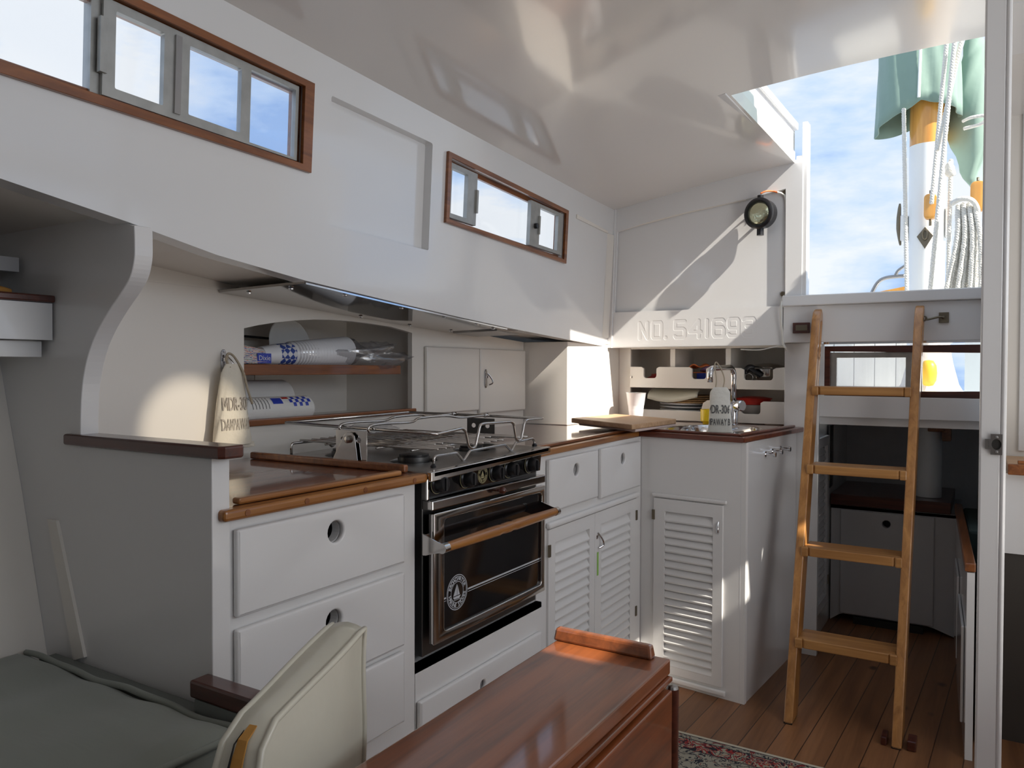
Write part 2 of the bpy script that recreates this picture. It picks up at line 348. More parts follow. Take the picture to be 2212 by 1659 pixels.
# companionway coaming on the left of the hatch, standing above the ceiling
cb=MB()
cb.hexa([(-.668,2.30,1.965),(-.668,3.27,1.975),(-.668,3.27,2.125),(-.668,2.30,2.10)],[(-.712,2.30,1.965),(-.712,3.27,1.975),(-.712,3.27,2.125),(-.712,2.30,2.10)])
cb.hexa([(-.655,2.30,2.085),(-.655,3.27,2.11),(-.655,3.27,2.14),(-.655,2.30,2.115)],[(-.725,2.30,2.085),(-.725,3.27,2.11),(-.725,3.27,2.14),(-.725,2.30,2.115)])
struct(cb.build('trim_2',WHT,bev=.003))
# aft bulkhead above the galley: frame, sunk panel, right stile
fx=FX(YB)
bh=MB(); edge=[(-1.46,1.245),(-.70,1.247),(-.70,1.40),(-.628,1.40),(-.628,1.985)]+[(x,ceilz(x,YB)+.012) for x in (-.7,-.8,-.95,-1.1,-1.25,-1.46)]
pan=[(-1.433,1.405),(-.692,1.405),(-.694,1.872),(-.852,1.848),(-1.1,1.822),(-1.28,1.795),(-1.42,1.765)]
bh.plate([edge,pan],.012,fx,0,.0015); bh.plate([[(-1.50,1.26),(-.69,1.26),(-.69,1.95),(-1.50,1.87)]],.02,fx,-.022)
struct(bh.build('wall_back',WHT))
# light bead along the top of the sunk panel, corner post and short strips
struct(MB().tube([fx(-1.425,1.768,.006),fx(-1.3,1.792,.006),fx(-1.1,1.822,.006),fx(-.852,1.85,.006)],.004,6).build('trim_3',CRM))
cp=MB().plate([[(-1.47,1.245),(-1.443,1.245),(-1.425,1.90),(-1.455,1.90)]],.022,fx,.0,.002)
struct(cp.build('trim_4',WHT))
c5=MB().hexa([HS(2.79,1.752,.001),HS(3.15,1.748,.001),HS(3.15,1.758,.001),HS(2.79,1.768,.001)],[HS(2.79,1.752,.004),HS(3.15,1.748,.004),HS(3.15,1.758,.004),HS(2.79,1.768,.004)])
c5.hexa([HS(3.15,1.29,0),HS(3.215,1.29,0),HS(3.215,1.75,0),HS(3.15,1.75,0)],[HS(3.15,1.29,-.0005),HS(3.215,1.29,.008),HS(3.215,1.75,.008),HS(3.15,1.75,-.0005)])
struct(c5.build('trim_5',CRM))
# companionway side post + sill
cpn=MB().box(-.632,-.612,YB-.008,YB+.05,1.43,2.13); cpn.box(-.655,-.632,YB-.004,YB+.05,1.43,2.0)
struct(cpn.build('trim_6',WHT,bev=.002))
sl=MB().box(-.70,-.004,YB-.03,YB+.06,1.402,1.444); struct(sl.build('trim_7',WHT,bev=.004))
# beam board under the sill (ladder leans on it)
struct(MB().box(-.698,-.004,YB-.012,YB+.045,1.257,1.402).build('trim_8',WHT,bev=.002))
struct(MB().box(-.545,-.006,YB-.006,YB+.03,1.249,1.257).build('trim_9',CHRM))
# carved registration board
def stroke(mb,pts,y):
    for a,b in zip(pts,pts[1:]): mb.append((fx(*a,.0125),fx(*b,.0125)))
rb=MB().box(-1.440,-.70,YB-.0125,YB,1.249,1.405)
def glyph(ch,x,w,z0,h):
    g={'N':[[(0,0),(0,1),(1,0),(1,1)]],'O':[[(.1,0),(0,.1),(0,.9),(.1,1),(.9,1),(1,.9),(1,.1),(.9,0),(.1,0)]],'.':[[(0,0),(.1,.03)]],
    '5':[[(1,1),(.05,1),(0,.55),(.85,.55),(1,.45),(1,.1),(.88,0),(.1,0),(0,.08)]],'4':[[(.8,0),(.8,1),(0,.32),(1,.32)]],'1':[[(0,0),(0,1)]],
    '6':[[(1,.9),(.88,1),(.12,1),(0,.88),(0,.12),(.12,0),(.88,0),(1,.12),(1,.42),(.88,.54),(.02,.54)]],
    '9':[[(0,.1),(.12,0),(.88,0),(1,.12),(1,.88),(.88,1),(.12,1),(0,.88),(0,.58),(.12,.46),(.98,.46)]],
    '3':[[(0,.92),(.12,1),(.88,1),(1,.88),(1,.64),(.86,.53),(.3,.53)],[(.86,.53),(1,.42),(1,.12),(.88,0),(.12,0),(0,.1)]]}[ch]
    return [[(x+a*w,z0+b*h) for a,b in s] for s in g]
cut=[]
xp=-1.319
def zbl(x): return 1.284+(x+1.319)*.012
for ch,px0,px1 in (('N',1384,1401),('O',1412,1431),('.',1440,1443),('5',1460,1481),('4',1492,1516),('1',1529,1529.5),('6',1543,1565),('9',1576,1597),('3',1608,1631)):
    xa=P(px0,715,'y',YB)[0]; xb=P(px1,715,'y',YB)[0]
    for s in glyph(ch,xa,xb-xa,zbl(xa),.070): stroke(cut,s,YB)
board=rb.build('registration_board',WHT)
bpy.data.objects.remove(board)
bx0,bx1,bz0,bz1=-1.345,-.715,1.272,1.372; nx_,nz_=420,66
segs=[((a_.x,a_.z),(b_.x,b_.z)) for a_,b_ in cut]
def sdist(x,z):
    m_=1
    for (ax,az),(bx_,bz) in segs:
        if min(ax,bx_)-.012>x or max(ax,bx_)+.012<x: continue
        dx,dz=bx_-ax,bz-az; l2=dx*dx+dz*dz; t=max(0,min(1,((x-ax)*dx+(z-az)*dz)/l2)) if l2 else 0
        d=math.hypot(x-ax-t*dx,z-az-t*dz); m_=min(m_,d)
    return m_
def carve(u,v):
    x=bx0+(bx1-bx0)*u; z=bz0+(bz1-bz0)*v; d=sdist(x,z); h=.0078; dep=0 if d>h else .0095*(h-d)/h
    return (x,YB-.0125+dep,z)
rb=MB().grid(nx_,nz_,carve)
for x0_,x1_,z0_,z1_ in ((-1.440,bx0,1.249,1.405),(bx1,-.70,1.249,1.405),(bx0,bx1,1.249,bz0),(bx0,bx1,bz1,1.405)):
    rb.add([(x0_,YB-.0125,z0_),(x1_,YB-.0125,z0_),(x1_,YB-.0125,z1_),(x0_,YB-.0125,z1_)],[(0,1,2,3)])
for x_ in (-1.440,-.70): rb.add([(x_,YB-.0125,1.249),(x_,YB-.0125,1.405),(x_,YB,1.405),(x_,YB,1.249)],[(0,1,2,3)])
for z_ in (1.249,1.405): rb.add([(-1.44,YB-.0125,z_),(-.70,YB-.0125,z_),(-.70,YB,z_),(-1.44,YB,z_)],[(0,1,2,3)])
rb.add([(-1.44,YB,1.249),(-.70,YB,1.249),(-.70,YB,1.405),(-1.44,YB,1.405)],[(0,1,2,3)])
board=rb.build('registration_board',WHT)
tag(board,'white painted board carved NO. 541693 above the sink shelves','board')
# window frames on the house side
def winframe(name,o,i,seal,glass_m,yo):
    t=MB(); 
    t.plate([o,i],.012,HS,.0,.002)
    r=MB()
    return t
def frame_band(outer,inner,w0,t,bev=.001): return MB().plate([outer,inner],t,HS,w0,bev)
wf1=frame_band([(-.66,1.577),(1.250,1.586),(1.252,1.783),(-.66,1.786)],[(-.62,1.600),(1.222,1.600),(1.222,1.768),(-.62,1.768)],0,.010)
wf1.plate([[(-.645,1.585),(1.236,1.585),(1.236,1.78),(-.645,1.78)],[(-.61,1.612),(1.205,1.612),(1.205,1.752),(-.61,1.752)]],.010,HS,-.024)
win1=struct(wf1.build('window_1',TRIM))
al=MB().plate([[(.752,1.605),(1.212,1.605),(1.212,1.765),(.752,1.765)],rr(.775,1.622,.870,1.750,.003),rr(.925,1.622,1.05,1.748,.003),[(1.075,1.61),(1.203,1.61),(1.203,1.755),(1.075,1.755)]],.012,HS,-.012)
al.box(.735,.752,1.602,1.768,-.03,-.008,lambda a,b,c:HS(a,b,c)); al.box(.744,.757,1.640,1.73,-.004,.006,lambda a,b,c:HS(a,b,c))
al.build('sash',ALU,win1)
MB().box(.892,.905,1.615,1.755,-.0,.004,lambda a,b,c:HS(a,b,c)).build('sash_latch',STLB,win1)
MB().box(-.61,.752,1.61,1.755,-.013,-.0105,lambda a,b,c:HS(a,b,c)).build('pane',GLS,win1)
MB().box(.752,.925,1.61,1.755,-.008,-.005,lambda a,b,c:HS(a,b,c)).build('pane',GLS,win1)
MB().box(.925,1.205,1.61,1.755,-.010,-.007,lambda a,b,c:HS(a,b,c)).build('screened_pane',SCR,win1)
wf2=frame_band([(1.815,1.572),(2.694,1.560),(2.694,1.765),(1.815,1.775)],[(1.832,1.585),(2.672,1.574),(2.672,1.75),(1.832,1.76)],0,.010)
wf2.plate([[(1.82,1.58),(2.69,1.57),(2.69,1.76),(1.82,1.768)],[(1.838,1.595),(2.645,1.590),(2.645,1.742),(1.838,1.750)]],.010,HS,-.030)
win2=struct(wf2.build('window_2',TRIM))
def hp2(px,py): 
    q=PL(px,py,(-1.286,0,0),(1,.075,-.05)); return (q[1],q[2])
a1=hp2(968,380)[0]; a2=hp2(1018,380)[0]; a3=hp2(1030,400)[0]; a4=hp2(1146,450)[0]; a5=hp2(1166,460)[0]; a6=hp2(1205,480)[0]
al=MB().plate([[(1.84,1.592),(a3,1.592),(a3,1.75),(1.84,1.75)],[(1.848,1.605),(a2-.02,1.605),(a2-.02,1.735),(1.848,1.735)]],.014,HS,-.012)
al.plate([[(a4,1.588),(2.66,1.588),(2.66,1.745),(a4,1.745)],[(a5,1.600),(a6,1.600),(a6,1.732),(a5,1.732)]],.014,HS,-.012)
al.box(a3-.008,a3+.002,1.63,1.70,.0,.008,lambda a,b,c:HS(a,b,c)); al.box(a5-.014,a5-.004,1.635,1.70,.0,.008,lambda a,b,c:HS(a,b,c))
al.build('sash',ALU,win2)
MB().box(1.84,2.65,1.592,1.745,-.026,-.023,lambda a,b,c:HS(a,b,c)).build('pane',GLS,win2)
MB().lathe([(.0,0),(.010,0),(.010,.012),(0,.014)],HS((a4+a5)/2,1.66,.002),(1,0,0),12).build('knob',BLK,win2)
# galley divider bulkhead, curved edge
cur=[(335,487),(290,487),(291,520),(290,560),(281,598),(262,632),(235,672),(208,720),(190,768),(178,830),(174,900),(174,945)]
pc=[(P(a,b,'y',.81)[0],P(a,b,'y',.81)[2]) for a,b in cur[1:]]
pc=[(q.x,q.y) for q in smooth_path([(a,b,0) for a,b in pc],4)]
out=[(-1.062,0.0),(-1.062,1.004),(pc[-1][0],1.004)]+pc[::-1]+[(-1.285,1.402),(-1.31,1.425),(-2.0,1.425),(-2.0,0)]
FD=Fr((0,.845,0),(1,0,0),(0,-1,0))
struct(MB().plate([out],.035,FD,0,.002).build('wall_galley_divider',WCB))
struct(MB().plate([[( -1.544,.857),(-1.512,.857),(-1.421,.612),(-1.457,.600)]],.006,FD,.035).build('trim_10',CRM))
# locker face behind stove: niche and cupboard doors
def LK(a,b,c): return Vector((lkx(a)+c,a,b))
def lk(px,py):
    q=PL(px,py,(-1.5925,0,0),(1,.0268,0)); return (q[1],q[2])
n0=[lk(*q) for q in ((527,920),(890,885),(890,719),(845,706),(800,699),(760,694),(720,691),(680,690),(640,692),(600,696),(560,702),(527,709))]
lf=MB().plate([[(.845,.86),(2.82,.86),(2.82,1.262),(2.3,1.29),(1.95,1.315),(1.5,1.34),(1.28,1.362),(.845,1.42)],n0],.018,LK,-.018)
lf.box(.88,1.30,1.345,1.350,0,.004,lambda a,b,c:LK(a,b,c))
lf.box(1.30,2.10,.96,1.40,-.34,-.33,lambda a,b,c:LK(a,b,c)); lf.box(1.30,1.31,.96,1.36,-.34,-.018,lambda a,b,c:LK(a,b,c)); lf.box(2.085,2.10,.96,1.33,-.34,-.018,lambda a,b,c:LK(a,b,c))
lf.box(1.30,2.10,.985,.997,-.34,-.005,lambda a,b,c:LK(a,b,c))
lf.box(1.66,1.664,1.0,1.13,-.331,-.327,lambda a,b,c:LK(a,b,c))
struct(lf.build('wall_locker',CRM))
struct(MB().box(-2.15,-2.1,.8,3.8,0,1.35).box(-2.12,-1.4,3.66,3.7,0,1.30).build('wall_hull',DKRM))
# wooden lip of the niche
q0=lk(530,923); q1=lk(893,885)
struct(MB().box(1.345,2.062,.998,1.016,-.012,.010,lambda a,b,c:LK(a,b,c)).build('trim_11',TRIM,bev=.003))
# painted corner block between cupboard and rack
blk=MB().box(-1.70,-1.462,2.826,3.36,.918,1.262)
blk.box(-1.462,-1.403,3.345,3.36,.918,1.262)
struct(blk.build('wall_corner_block',CRM,bev=.003))
# aft passage: bulkhead below the beam
wb=MB().box(-.70,-.567,3.27,3.30,0,1.257).box(-.635,-.605,3.30,4.28,0,.962); wb.box(-.575,-.0,3.29,3.315,.962,1.045); wb.box(-.575,-.0,3.315,4.3,.93,.962); wb.box(-.575,-.551,3.29,3.315,1.045,1.257)
struct(wb.build('wall_passage',WHT,bev=.002))
aft=MB(); aft.box(-.665,1.2,4.28,4.3,0,.965); aft.box(0,1.2,3.30,4.3,.93,.965); aft.box(1.18,1.2,3.32,4.3,0,.965)
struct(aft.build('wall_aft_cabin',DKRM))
# aft window under the beam
def wp(px,py): q=P(px,py,'y',3.30); return (q[0],q[2])
F3=FX(3.315)
wf=MB().plate([[(-.553,1.045),(-.004,1.045),(-.004,1.243),(-.553,1.243)],[(-.530,1.062),(-.012,1.072),(-.012,1.212),(-.530,1.222)]],.02,F3,0,.002)
win3=struct(wf.build('window_3',TRIMD))
sa=MB().plate([[(-.530,1.065),(-.222,1.065),(-.222,1.218),(-.530,1.218)],[(-.508,1.085),(-.262,1.085),(-.262,1.197),(-.508,1.197)]],.012,F3,-.004,.001)
sa.build('sash',ALU,win3); MB().box(-.508,-.262,1.085,1.197,-.0,.002,lambda a,b,c:F3(a,b,c)).build('pane',glassmat('dusty_glass',(.97,.97,.97),.08,.18),win3)
MB().box(-.228,-.205,1.062,1.215,.0,.012,lambda a,b,c:F3(a,b,c)).build('mullion',WHT,win3)
# partition on the right with its door jamb
jb=MB().box(-.0105,.0285,1.85,1.885,0,1.995); jb.box(.0265,.0365,1.848,1.862,0,1.995)
jb.box(-.012,.030,2.76,3.235,0,1.995)
part=struct(jb.build('wall_middle',WHT,bev=.004))
# the small compartment seen past the jamb
rm=MB().box(.034,1.3,3.10,3.14,0,2.1)
struct(rm.build('wall_right_compartment',CRM))
struct(MB().box(.095,.115,3.085,3.10,.88,2.06).box(.135,.142,3.09,3.10,.88,2.06).build('trim_12',WHT,bev=.003))
struct(MB().box(.03,.25,2.15,2.495,1.998,2.66).build('added_sun_block',WHT))  # unseen box added above the roof to keep sun off the cupboard doors
# starboard side: high windows, low lining; forward end open to the companionway of the fore cabin
rs=MB().box(1.30,1.34,-1.6,3.9,0,1.30); 
for y0,y1 in ((-1.6,-.25),(.8,.9),(1.9,2.0),(3.1,3.9)): rs.box(1.30,1.34,y0,y1,1.30,1.95)
rs.box(1.30,1.34,-1.6,3.9,1.82,1.95)
struct(MB().box(1.34,2.1,-1.6,3.9,1.93,1.96).build('added_sun_overhang',WHT))  # unseen overhang added to stop direct sun at the starboard windows
struct(rs.build('wall_right',WHT))
struct(MB().box(-1.9,1.4,-1.64,-1.6,0,2.02).build('wall_forward',WHT))
# ================================================================ GALLEY
def offset_line(pts,d):
    o=[];n=len(pts)
    for i in range(n):
        p=Vector(pts[i]); ns=[]
        if i>0: e=(p-Vector(pts[i-1])).normalized(); ns.append(Vector((-e.y,e.x)))
        if i<n-1: e=(Vector(pts[i+1])-p).normalized(); ns.append(Vector((-e.y,e.x)))
        m=sum(ns,Vector((0,0)))/len(ns); m=m/m.length_squared if m.length>0 else m
        o.append(p+m*d)
    return o
def strip(mb,pts,d0,d1,z0,z1):
    a=offset_line([Vector(p) for p in pts],d0); b=offset_line([Vector(p) for p in pts],d1)
    for i in range(len(pts)-1):
        q=[a[i],a[i+1],b[i+1],b[i]]
        mb.hexa([(p.x,p.y,z0) for p in q],[(p.x,p.y,z1) for p in q])
    return mb
FL=Fr((-1.075,0,0),(0,1,0),(1,0,0))
FRt=Fr((-1.095,0,0),(0,1,0),(1,0,0))
# --- drawer cabinet
cab=thing('drawer_cabinet','white base cabinet of three finger-hole drawers left of the stove','cabinet')
h1=ell(1.090,.836,.021); h2=ell(1.085,.665,.021); h3=ell(1.085,.50,.021)
b=MB().plate([[(.846,0),(1.346,0),(1.346,.899),(.846,.899)],h1,h2,h3],.018,FL,-.018)
b.box(-1.60,-1.093,1.328,1.346,0,.899).box(-1.60,-1.093,.85,1.328,.02,.03); b.box(-1.61,-1.60,.85,1.346,0,.899).build('body',WCB,cab)
for hy,hz_ in ((1.09,.836),(1.085,.665),(1.085,.50)): MB().lathe([(.028,-.05),(.028,-.0185),(.024,-.0185),(.024,-.046),(0,-.046)],(-1.075,hy,hz_),(1,0,0),16).build('hole_shade',VOID,cab)  # near-black cups put the shade into the finger holes
for (v0,v1),h in (((.731,.880),h1),((.552,.711),h2),((.386,.541),h3)):
    MB().plate([rr(.859,v0,1.297,v1,.004),h],.013,FL,0.001,.005,3).build('drawer',WCB,cab,smooth=True)
# plinth under stove
pl=thing('stove_plinth','white panel with a shallow drawer front below the stove','panel')
MB().plate([[(1.348,0),(1.922,0),(1.922,.485),(1.348,.485)],ell(1.602,.360,.014)],.018,FL,-.018).box(-1.58,-1.075,1.348,1.922,.47,.485).build('body',WCB,pl)
MB().lathe([(.026,-.05),(.026,-.0185),(.022,-.0185),(.022,-.046),(0,-.046)],(-1.075,1.602,.360),(1,0,0),16).build('hole_shade',VOID,pl)  # shade of this hole, as a near-black cup behind it
MB().plate([rr(1.350,.18,1.902,.408,.004),ell(1.602,.360,.012)],.013,FL,0.001,.005,3).build('drawer',WCB,pl,smooth=True)
# --- left countertop
ct=thing('countertop','varnished reddish wood countertop over the drawers left of the stove','countertop')
MB().box(-1.625,-1.066,.849,1.350,.902,.918).build('slab',CTOP,ct,bev=.001)
MB().box(-1.075,-1.046,.822,1.358,.899,.9185).build('edge_trim',TRIMO,ct,bev=.006,seg=3)
MB().box(-1.092,-1.072,.872,1.300,.9185,.9300).build('front_fiddle',TRIMO,ct,bev=.004)
MB().box(-1.60,-1.095,1.334,1.350,.9185,.936).build('side_fiddle',TRIM,ct,bev=.004)
for yv in (.868,1.0,1.155,1.31): MB().lathe([(.0055,0),(.0055,.0012)],(-1.0462,yv,.909),(1,0,0),12).build('plug',TRIM,ct)
# cap rail of divider
tag(MB().plate([[(-1.476,.800),(-1.034,.800),(-1.026,.808),(-1.026,.842),(-1.034,.85),(-1.476,.85)]],.021,lambda a,b,c:Vector((a,b,1.0045+c)),0,.004).build('cap_rail',TRIMD),'dark wooden cap rail on top of the divider left of the drawers','rail')
# ---------------------------------------------------------------- stove
st=thing('stove','gimballed stainless stove with black oven door and wooden handle','stove')
SX=-1.062
FS=Fr((SX,0,0),(0,1,0),(1,0,0))
MB().box(-1.545,SX-.012,1.372,1.886,.50,.904).build('body',DSTL,st,bev=.002)
top=MB().plate([rr(-1.565,1.356,-1.036,1.902,.012),ell(-1.20,1.50,.058),ell(-1.20,1.75,.05),ell(-1.43,1.50,.05),ell(-1.43,1.75,.058)],.012,lambda a,b,c:Vector((a,b,.909+c+.011*(b-1.36)/.54)),0,.002)
top.box(-1.50,-1.10,1.40,1.86,.9045,.9065); top.build('cooktop',STLB,st,smooth=True)
MB().hexa([(-1.044,1.356,.900),(-1.036,1.356,.900),(-1.036,1.902,.915),(-1.044,1.902,.915)],[(-1.050,1.356,.9225),(-1.036,1.356,.9215),(-1.036,1.902,.9325),(-1.050,1.902,.9335)]).build('cooktop_lip',STEEL,st,bev=.002)
MB().hexa([(SX,1.376,.856),(SX,1.888,.866),(SX-.012,1.888,.862),(SX-.012,1.376,.852)],[(SX+.004,1.376,.905),(SX+.004,1.888,.917),(SX-.012,1.888,.917),(SX-.012,1.376,.905)]).build('control_panel',BLG,st)
MB().box(SX-.012,SX+.018,1.370,1.888,.833,.855).box(SX-.012,SX+.006,1.366,1.376,.855,.908).build('fascia_strip',STEEL,st,bev=.003)
for px,py in ((958,1045),(1019.5,1034),(1080.6,1021),(1112,1013.6),(1156,1004)):
    q=P(px-8,py,'x',-1.05); yq,zq=q[1],q[2]
    kb=MB().lathe([(.022,0),(.022,.004),(.0185,.007),(.0165,.024),(.0145,.027),(0,.027)],(SX+.003,yq,zq),(1,0,0),28)
    k_=kb.build('knob',BLK,st,smooth=True)
    MB().box(SX+.026,SX+.034,yq-.0035,yq+.0035,zq-.014,zq+.014).build('grip',BLK,k_,bev=.001)
    tk=MB()
    for a in range(-50,51,14):
        r_=math.radians(a); c_=(SX+.012,yq+.0175*math.cos(r_),zq+.0175*math.sin(r_)); tk.box(c_[0]-.004,c_[0]+.004,c_[1],c_[1]+.0012,c_[2]-.0012,c_[2]+.0012)
    tk.build('dial_marks',WPRT,k_)
    MB().plate([ell(yq,zq,.0235,n=32),ell(yq,zq,.0225,n=32)],.0004,FS,.0045).build('dial_ring',GOLD,k_)
def logo(par,fr,yc,zc,r,m,w):
    lg=MB(); lg.plate([ell(yc,zc,r,n=48),ell(yc,zc,r*.955,n=48)],.0004,fr,w); lg.plate([ell(yc,zc,r*.90,n=48),ell(yc,zc,r*.87,n=48)],.0004,fr,w); lg.plate([ell(yc,zc,r*.60,n=48),ell(yc,zc,r*.57,n=48)],.0004,fr,w)
    for txt,up in (('BROADWATER',1),('MARINE STOVES',-1)):
        tot=math.radians(150 if up==1 else 165); n=len(txt); 
        for i,ch in enumerate(txt):
            if ch==' ': continue
            v,f=text_mesh(ch,r*.30,.0003,bold=r*.008); t=(i-(n-1)/2)/n*tot; rad=r*.735
            if up==1: a=pi/2-t; rot=-t
            else: a=-pi/2+t; rot=t
            cx,cz=yc+rad*math.cos(a),zc+rad*math.sin(a)
            lg.add(v,f,lambda p,q,s:fr(cx+p*math.cos(rot)-q*math.sin(rot),cz+p*math.sin(rot)+q*math.cos(rot),w+.0003+s))
    S_=r*.5
    for poly in ([(-.05,.95),(-.05,-.35),(-.75,-.35)],[(.03,.85),(.03,-.35),(.5,-.35)],[(-.8,-.45),(.7,-.45),(.4,-.75),(-.6,-.72)],[(-.9,-.82),(.8,-.82),(.7,-.87),(-.8,-.87)]):
        lg.plate([[(yc+a*S_,zc+b_*S_) for a,b_ in poly]],.0004,fr,w)
    return lg.build('round_sailboat_badge',m,par)
q=P(1043,1027,'x',-1.057); logo(st,FS,q[1],q[2]+.002,.0215,GOLD,.0045)
# oven door
door=MB().plate([rr(1.376,.530,1.888,.826,.004),rr(1.416,.552,1.868,.808,.010)],.016,FS,0.002,.003).build('oven_door',STEEL,st,smooth=True)
MB().box(SX+.002,SX+.011,1.414,1.870,.550,.810).build('door_glass',BLG,door)
ln=MB(); yc,zc=P(988,1280,'x',-1.05)[1],.6265
for z0,z1 in ((.6215,.6255),(.6165,.6178)):
    ln.box(SX+.0112,SX+.0116,1.418,yc-.044,z0,z1); ln.box(SX+.0112,SX+.0116,yc+.044,1.866,z0,z1)
ln.build('printed_stripes',WPRT,door); logo(door,FS,yc,zc,.0415,WPRT,.0113)
hz=.760; hx=-1.0
hd=MB(); R_=[]
pts=[];rs_=[]
for i in range(41):
    t=i/40; yv=1.362+(1.862-1.362)*t; pts.append((hx,yv,hz)); r_=.0105+.003*math.sin(pi*t)
    if i in (18,22): r_*=.86
    rs_.append(r_)
hn=hd.tube(pts,rs_,14).build('door_handle',TRIMO,door,smooth=True)
for ya,yb in ((1.345,1.364),(1.860,1.876)):
    MB().lathe([(.0115,0),(.0115,yb-ya)],(hx,ya,hz),(0,1,0),16).build('ferrule',STEEL,hn,smooth=True)
for yv in (1.350,1.868):
    a=MB().plate([[(-1.052,.738),(-1.052,.785),(-1.012,.772),(-.992,.768),(-.988,.760),(-.992,.752),(-1.012,.748)]],.003,Fr((0,yv,0),(1,0,0),(0,-1,0)),0)
    a.box(-1.056,-1.046,min(yv,yv),yv+.012,.738,.785); a.build('handle_arm',STEEL,door)
MB().lathe([(.004,0),(.004,.010),(.0085,.014),(.009,.022),(.005,.027),(0,.028)],(SX+.018,P(1075,1053,'x',-1.04)[1],.846),(1,0,0),14).build('catch_knob',TRIMD,st,smooth=True)
# grate
FG=-1.085
def yz(px,py,x=FG): q=P(px,py,'x',x); return (x,q[1],q[2])
gr=MB(); fr_=[yz(*q) for q in ((936,1008),(938,988),(942,985),(986,978),(1001,996),(1015,974),(1091,960),(1104.5,975),(1115,955),(1150,947),(1154,952),(1154.6,966))]
gr.tube(rounded(fr_,.006),.0034,8); zt=.957
gr.tube(rounded([(-1.515,1.395,.925),(-1.515,1.395,zt),(-1.515,1.52,zt),(-1.515,1.54,.935),(-1.515,1.56,zt),(-1.515,1.72,zt),(-1.515,1.74,.935),(-1.515,1.76,zt),(-1.515,1.865,zt+.004),(-1.515,1.865,.93)],.008),.0034,8)
ys_=[fr_[2][1]+.002+.0315*i for i in range(15)]
for i,yv in enumerate(ys_):
    if yv>1.875: break
    x0=-1.52 if i%4 else -1.53; x1=-1.08 if i not in (3,4,10,11) else -1.16
    gr.tube([(x0,yv,zt+.004),(x1,yv,zt+.005)],.0030,8)
for xv in (-1.16,-1.27,-1.33,-1.44): gr.tube([(xv,ys_[0],zt-.002),(xv,1.866,zt)],.0028,8)
gr.build('pot_grate',STEEL,st,smooth='all')
for x,y,z in ((fr_[0][0],fr_[0][1],.925),(fr_[-1][0],fr_[-1][1],.936),(-1.515,1.395,.925),(-1.515,1.865,.935)):
    MB().lathe([(.007,-.005),(.007,0),(.004,.004)],(x,y,z),(0,0,1),12).build('rubber_foot',BLK,st)
for x,y,r in ((-1.20,1.50,.040),(-1.20,1.75,.034),(-1.43,1.50,.034),(-1.43,1.75,.040)):
    bn=MB().lathe([(r+.012,-.002),(r+.012,.004),(r,.008),(r,.022),(0,.022)],(x,y,.912),(0,0,1),26); bn.build('burner',DSTL,st,smooth=True)
    cp_=MB().lathe([(r*.92,0),(r*.92,.006),(r*.5,.009),(0,.009)],(x,y,.934),(0,0,1),26).build('burner_cap',BLK,st,smooth=True)
# sea rail over hob
zr=1.012
rail=MB(); fp=[(-1.045,)+yz(a,b,-1.045)[1:] for a,b in ((944,938),(998.7,925),(1006,932),(1013,966),(1020,969),(1027,965),(1037,918),(1045,915),(1104,911),(1110,916),(1115,950),(1120,953),(1126,949),(1133,912),(1138,907),(1172,904))]
rail.tube(rounded([(-1.51,1.372,zr),(-1.51,1.862,zr+.004)]+[(-1.05,1.878,zr)]+list(reversed(fp))+[(-1.06,1.372,zr-.006),(-1.51,1.372,zr)],.006,3),.0036,8)
for xa,j in ((-1.315,.008),(-1.225,0)):
    rail.tube(smooth_path([(xa,1.368,zr-.012),(xa,1.362,zr-.004),(xa,1.372,zr+.004),(xa,1.42,zr+.006),(xa,1.52,zr+.004),(xa-.02+j,1.58,zr+.010),(xa-.01,1.68,zr+.011),(xa-j*3,1.74,zr+.004),(xa-j*3,1.872,zr+.004)],5),.0033,8)
rail.build('sea_rail',STEEL,st,smooth='all')
for xa in (-1.339,-1.225): MB().lathe([(.005,0),(.0065,.003),(.0065,.008),(.0045,.009),(.0045,.016),(.0065,.017),(.0065,.022),(.005,.024)],(xa,1.85,zr+.004),(0,1,0),12).build('collar',STEEL,st,smooth=True)
# gimbal brackets
for yv,m_,nm in ((1.3535,STEEL,1),(1.900,DSTL,2)):
    F_=Fr((0,yv,0),(1,0,0),(0,-1,0)); z0=.921 if nm==1 else .935
    pb=MB().plate([[(-1.318,z0),(-1.222,z0),(-1.222,1.004),(-1.318,1.004)],ell(-1.295,.982,.008,.007,12),ell(-1.246,.982,.008,.007,12)],.003,F_,-.002).build('gimbal_plate',m_,st)
    if nm==1: MB().plate([[(-1.330,z0),(-1.240,z0),(-1.252,.992),(-1.262,1.0),(-1.276,1.0),(-1.286,.992)]],.003,F_,.006,.001).build('gimbal_arm',m_,st)
    MB().lathe([(.009,0),(.009,.006),(.006,.008),(0,.008)],F_(-1.27,.984,.009 if nm==1 else .003),(0,-1,0),16).build('pivot_bolt',m_,st,smooth=True)
# film-wrapped pad behind grate
def blob(c,rx,ry,rz,seed,amp=.25,nu=18,nv=12):
    rnd=random.Random(seed); ph=[(rnd.uniform(1,4),rnd.uniform(1,4),rnd.uniform(0,6)) for _ in range(5)]
    def fn(u,v):
        th=2*pi*u; p_=pi*v; d=1+sum(amp/5*math.sin(a*th*round(1)+b_*p_*2+c_) if 0 else amp/5*math.sin(round(a)*th+b_*p_*2+c_)*math.sin(p_) for a,b_,c_ in ph)
        return (c[0]+rx*d*math.sin(p_)*math.cos(th),c[1]+ry*d*math.sin(p_)*math.sin(th),c[2]+rz*d*math.cos(p_))
    return MB().grid(nu,nv,fn)
tag(blob((-1.44,1.60,.985),.055,.10,.012,3,.5).build('plastic_wrapper',PLAS,smooth='all'),'crumpled clear plastic wrapper lying on the back of the pot grate','wrapper')
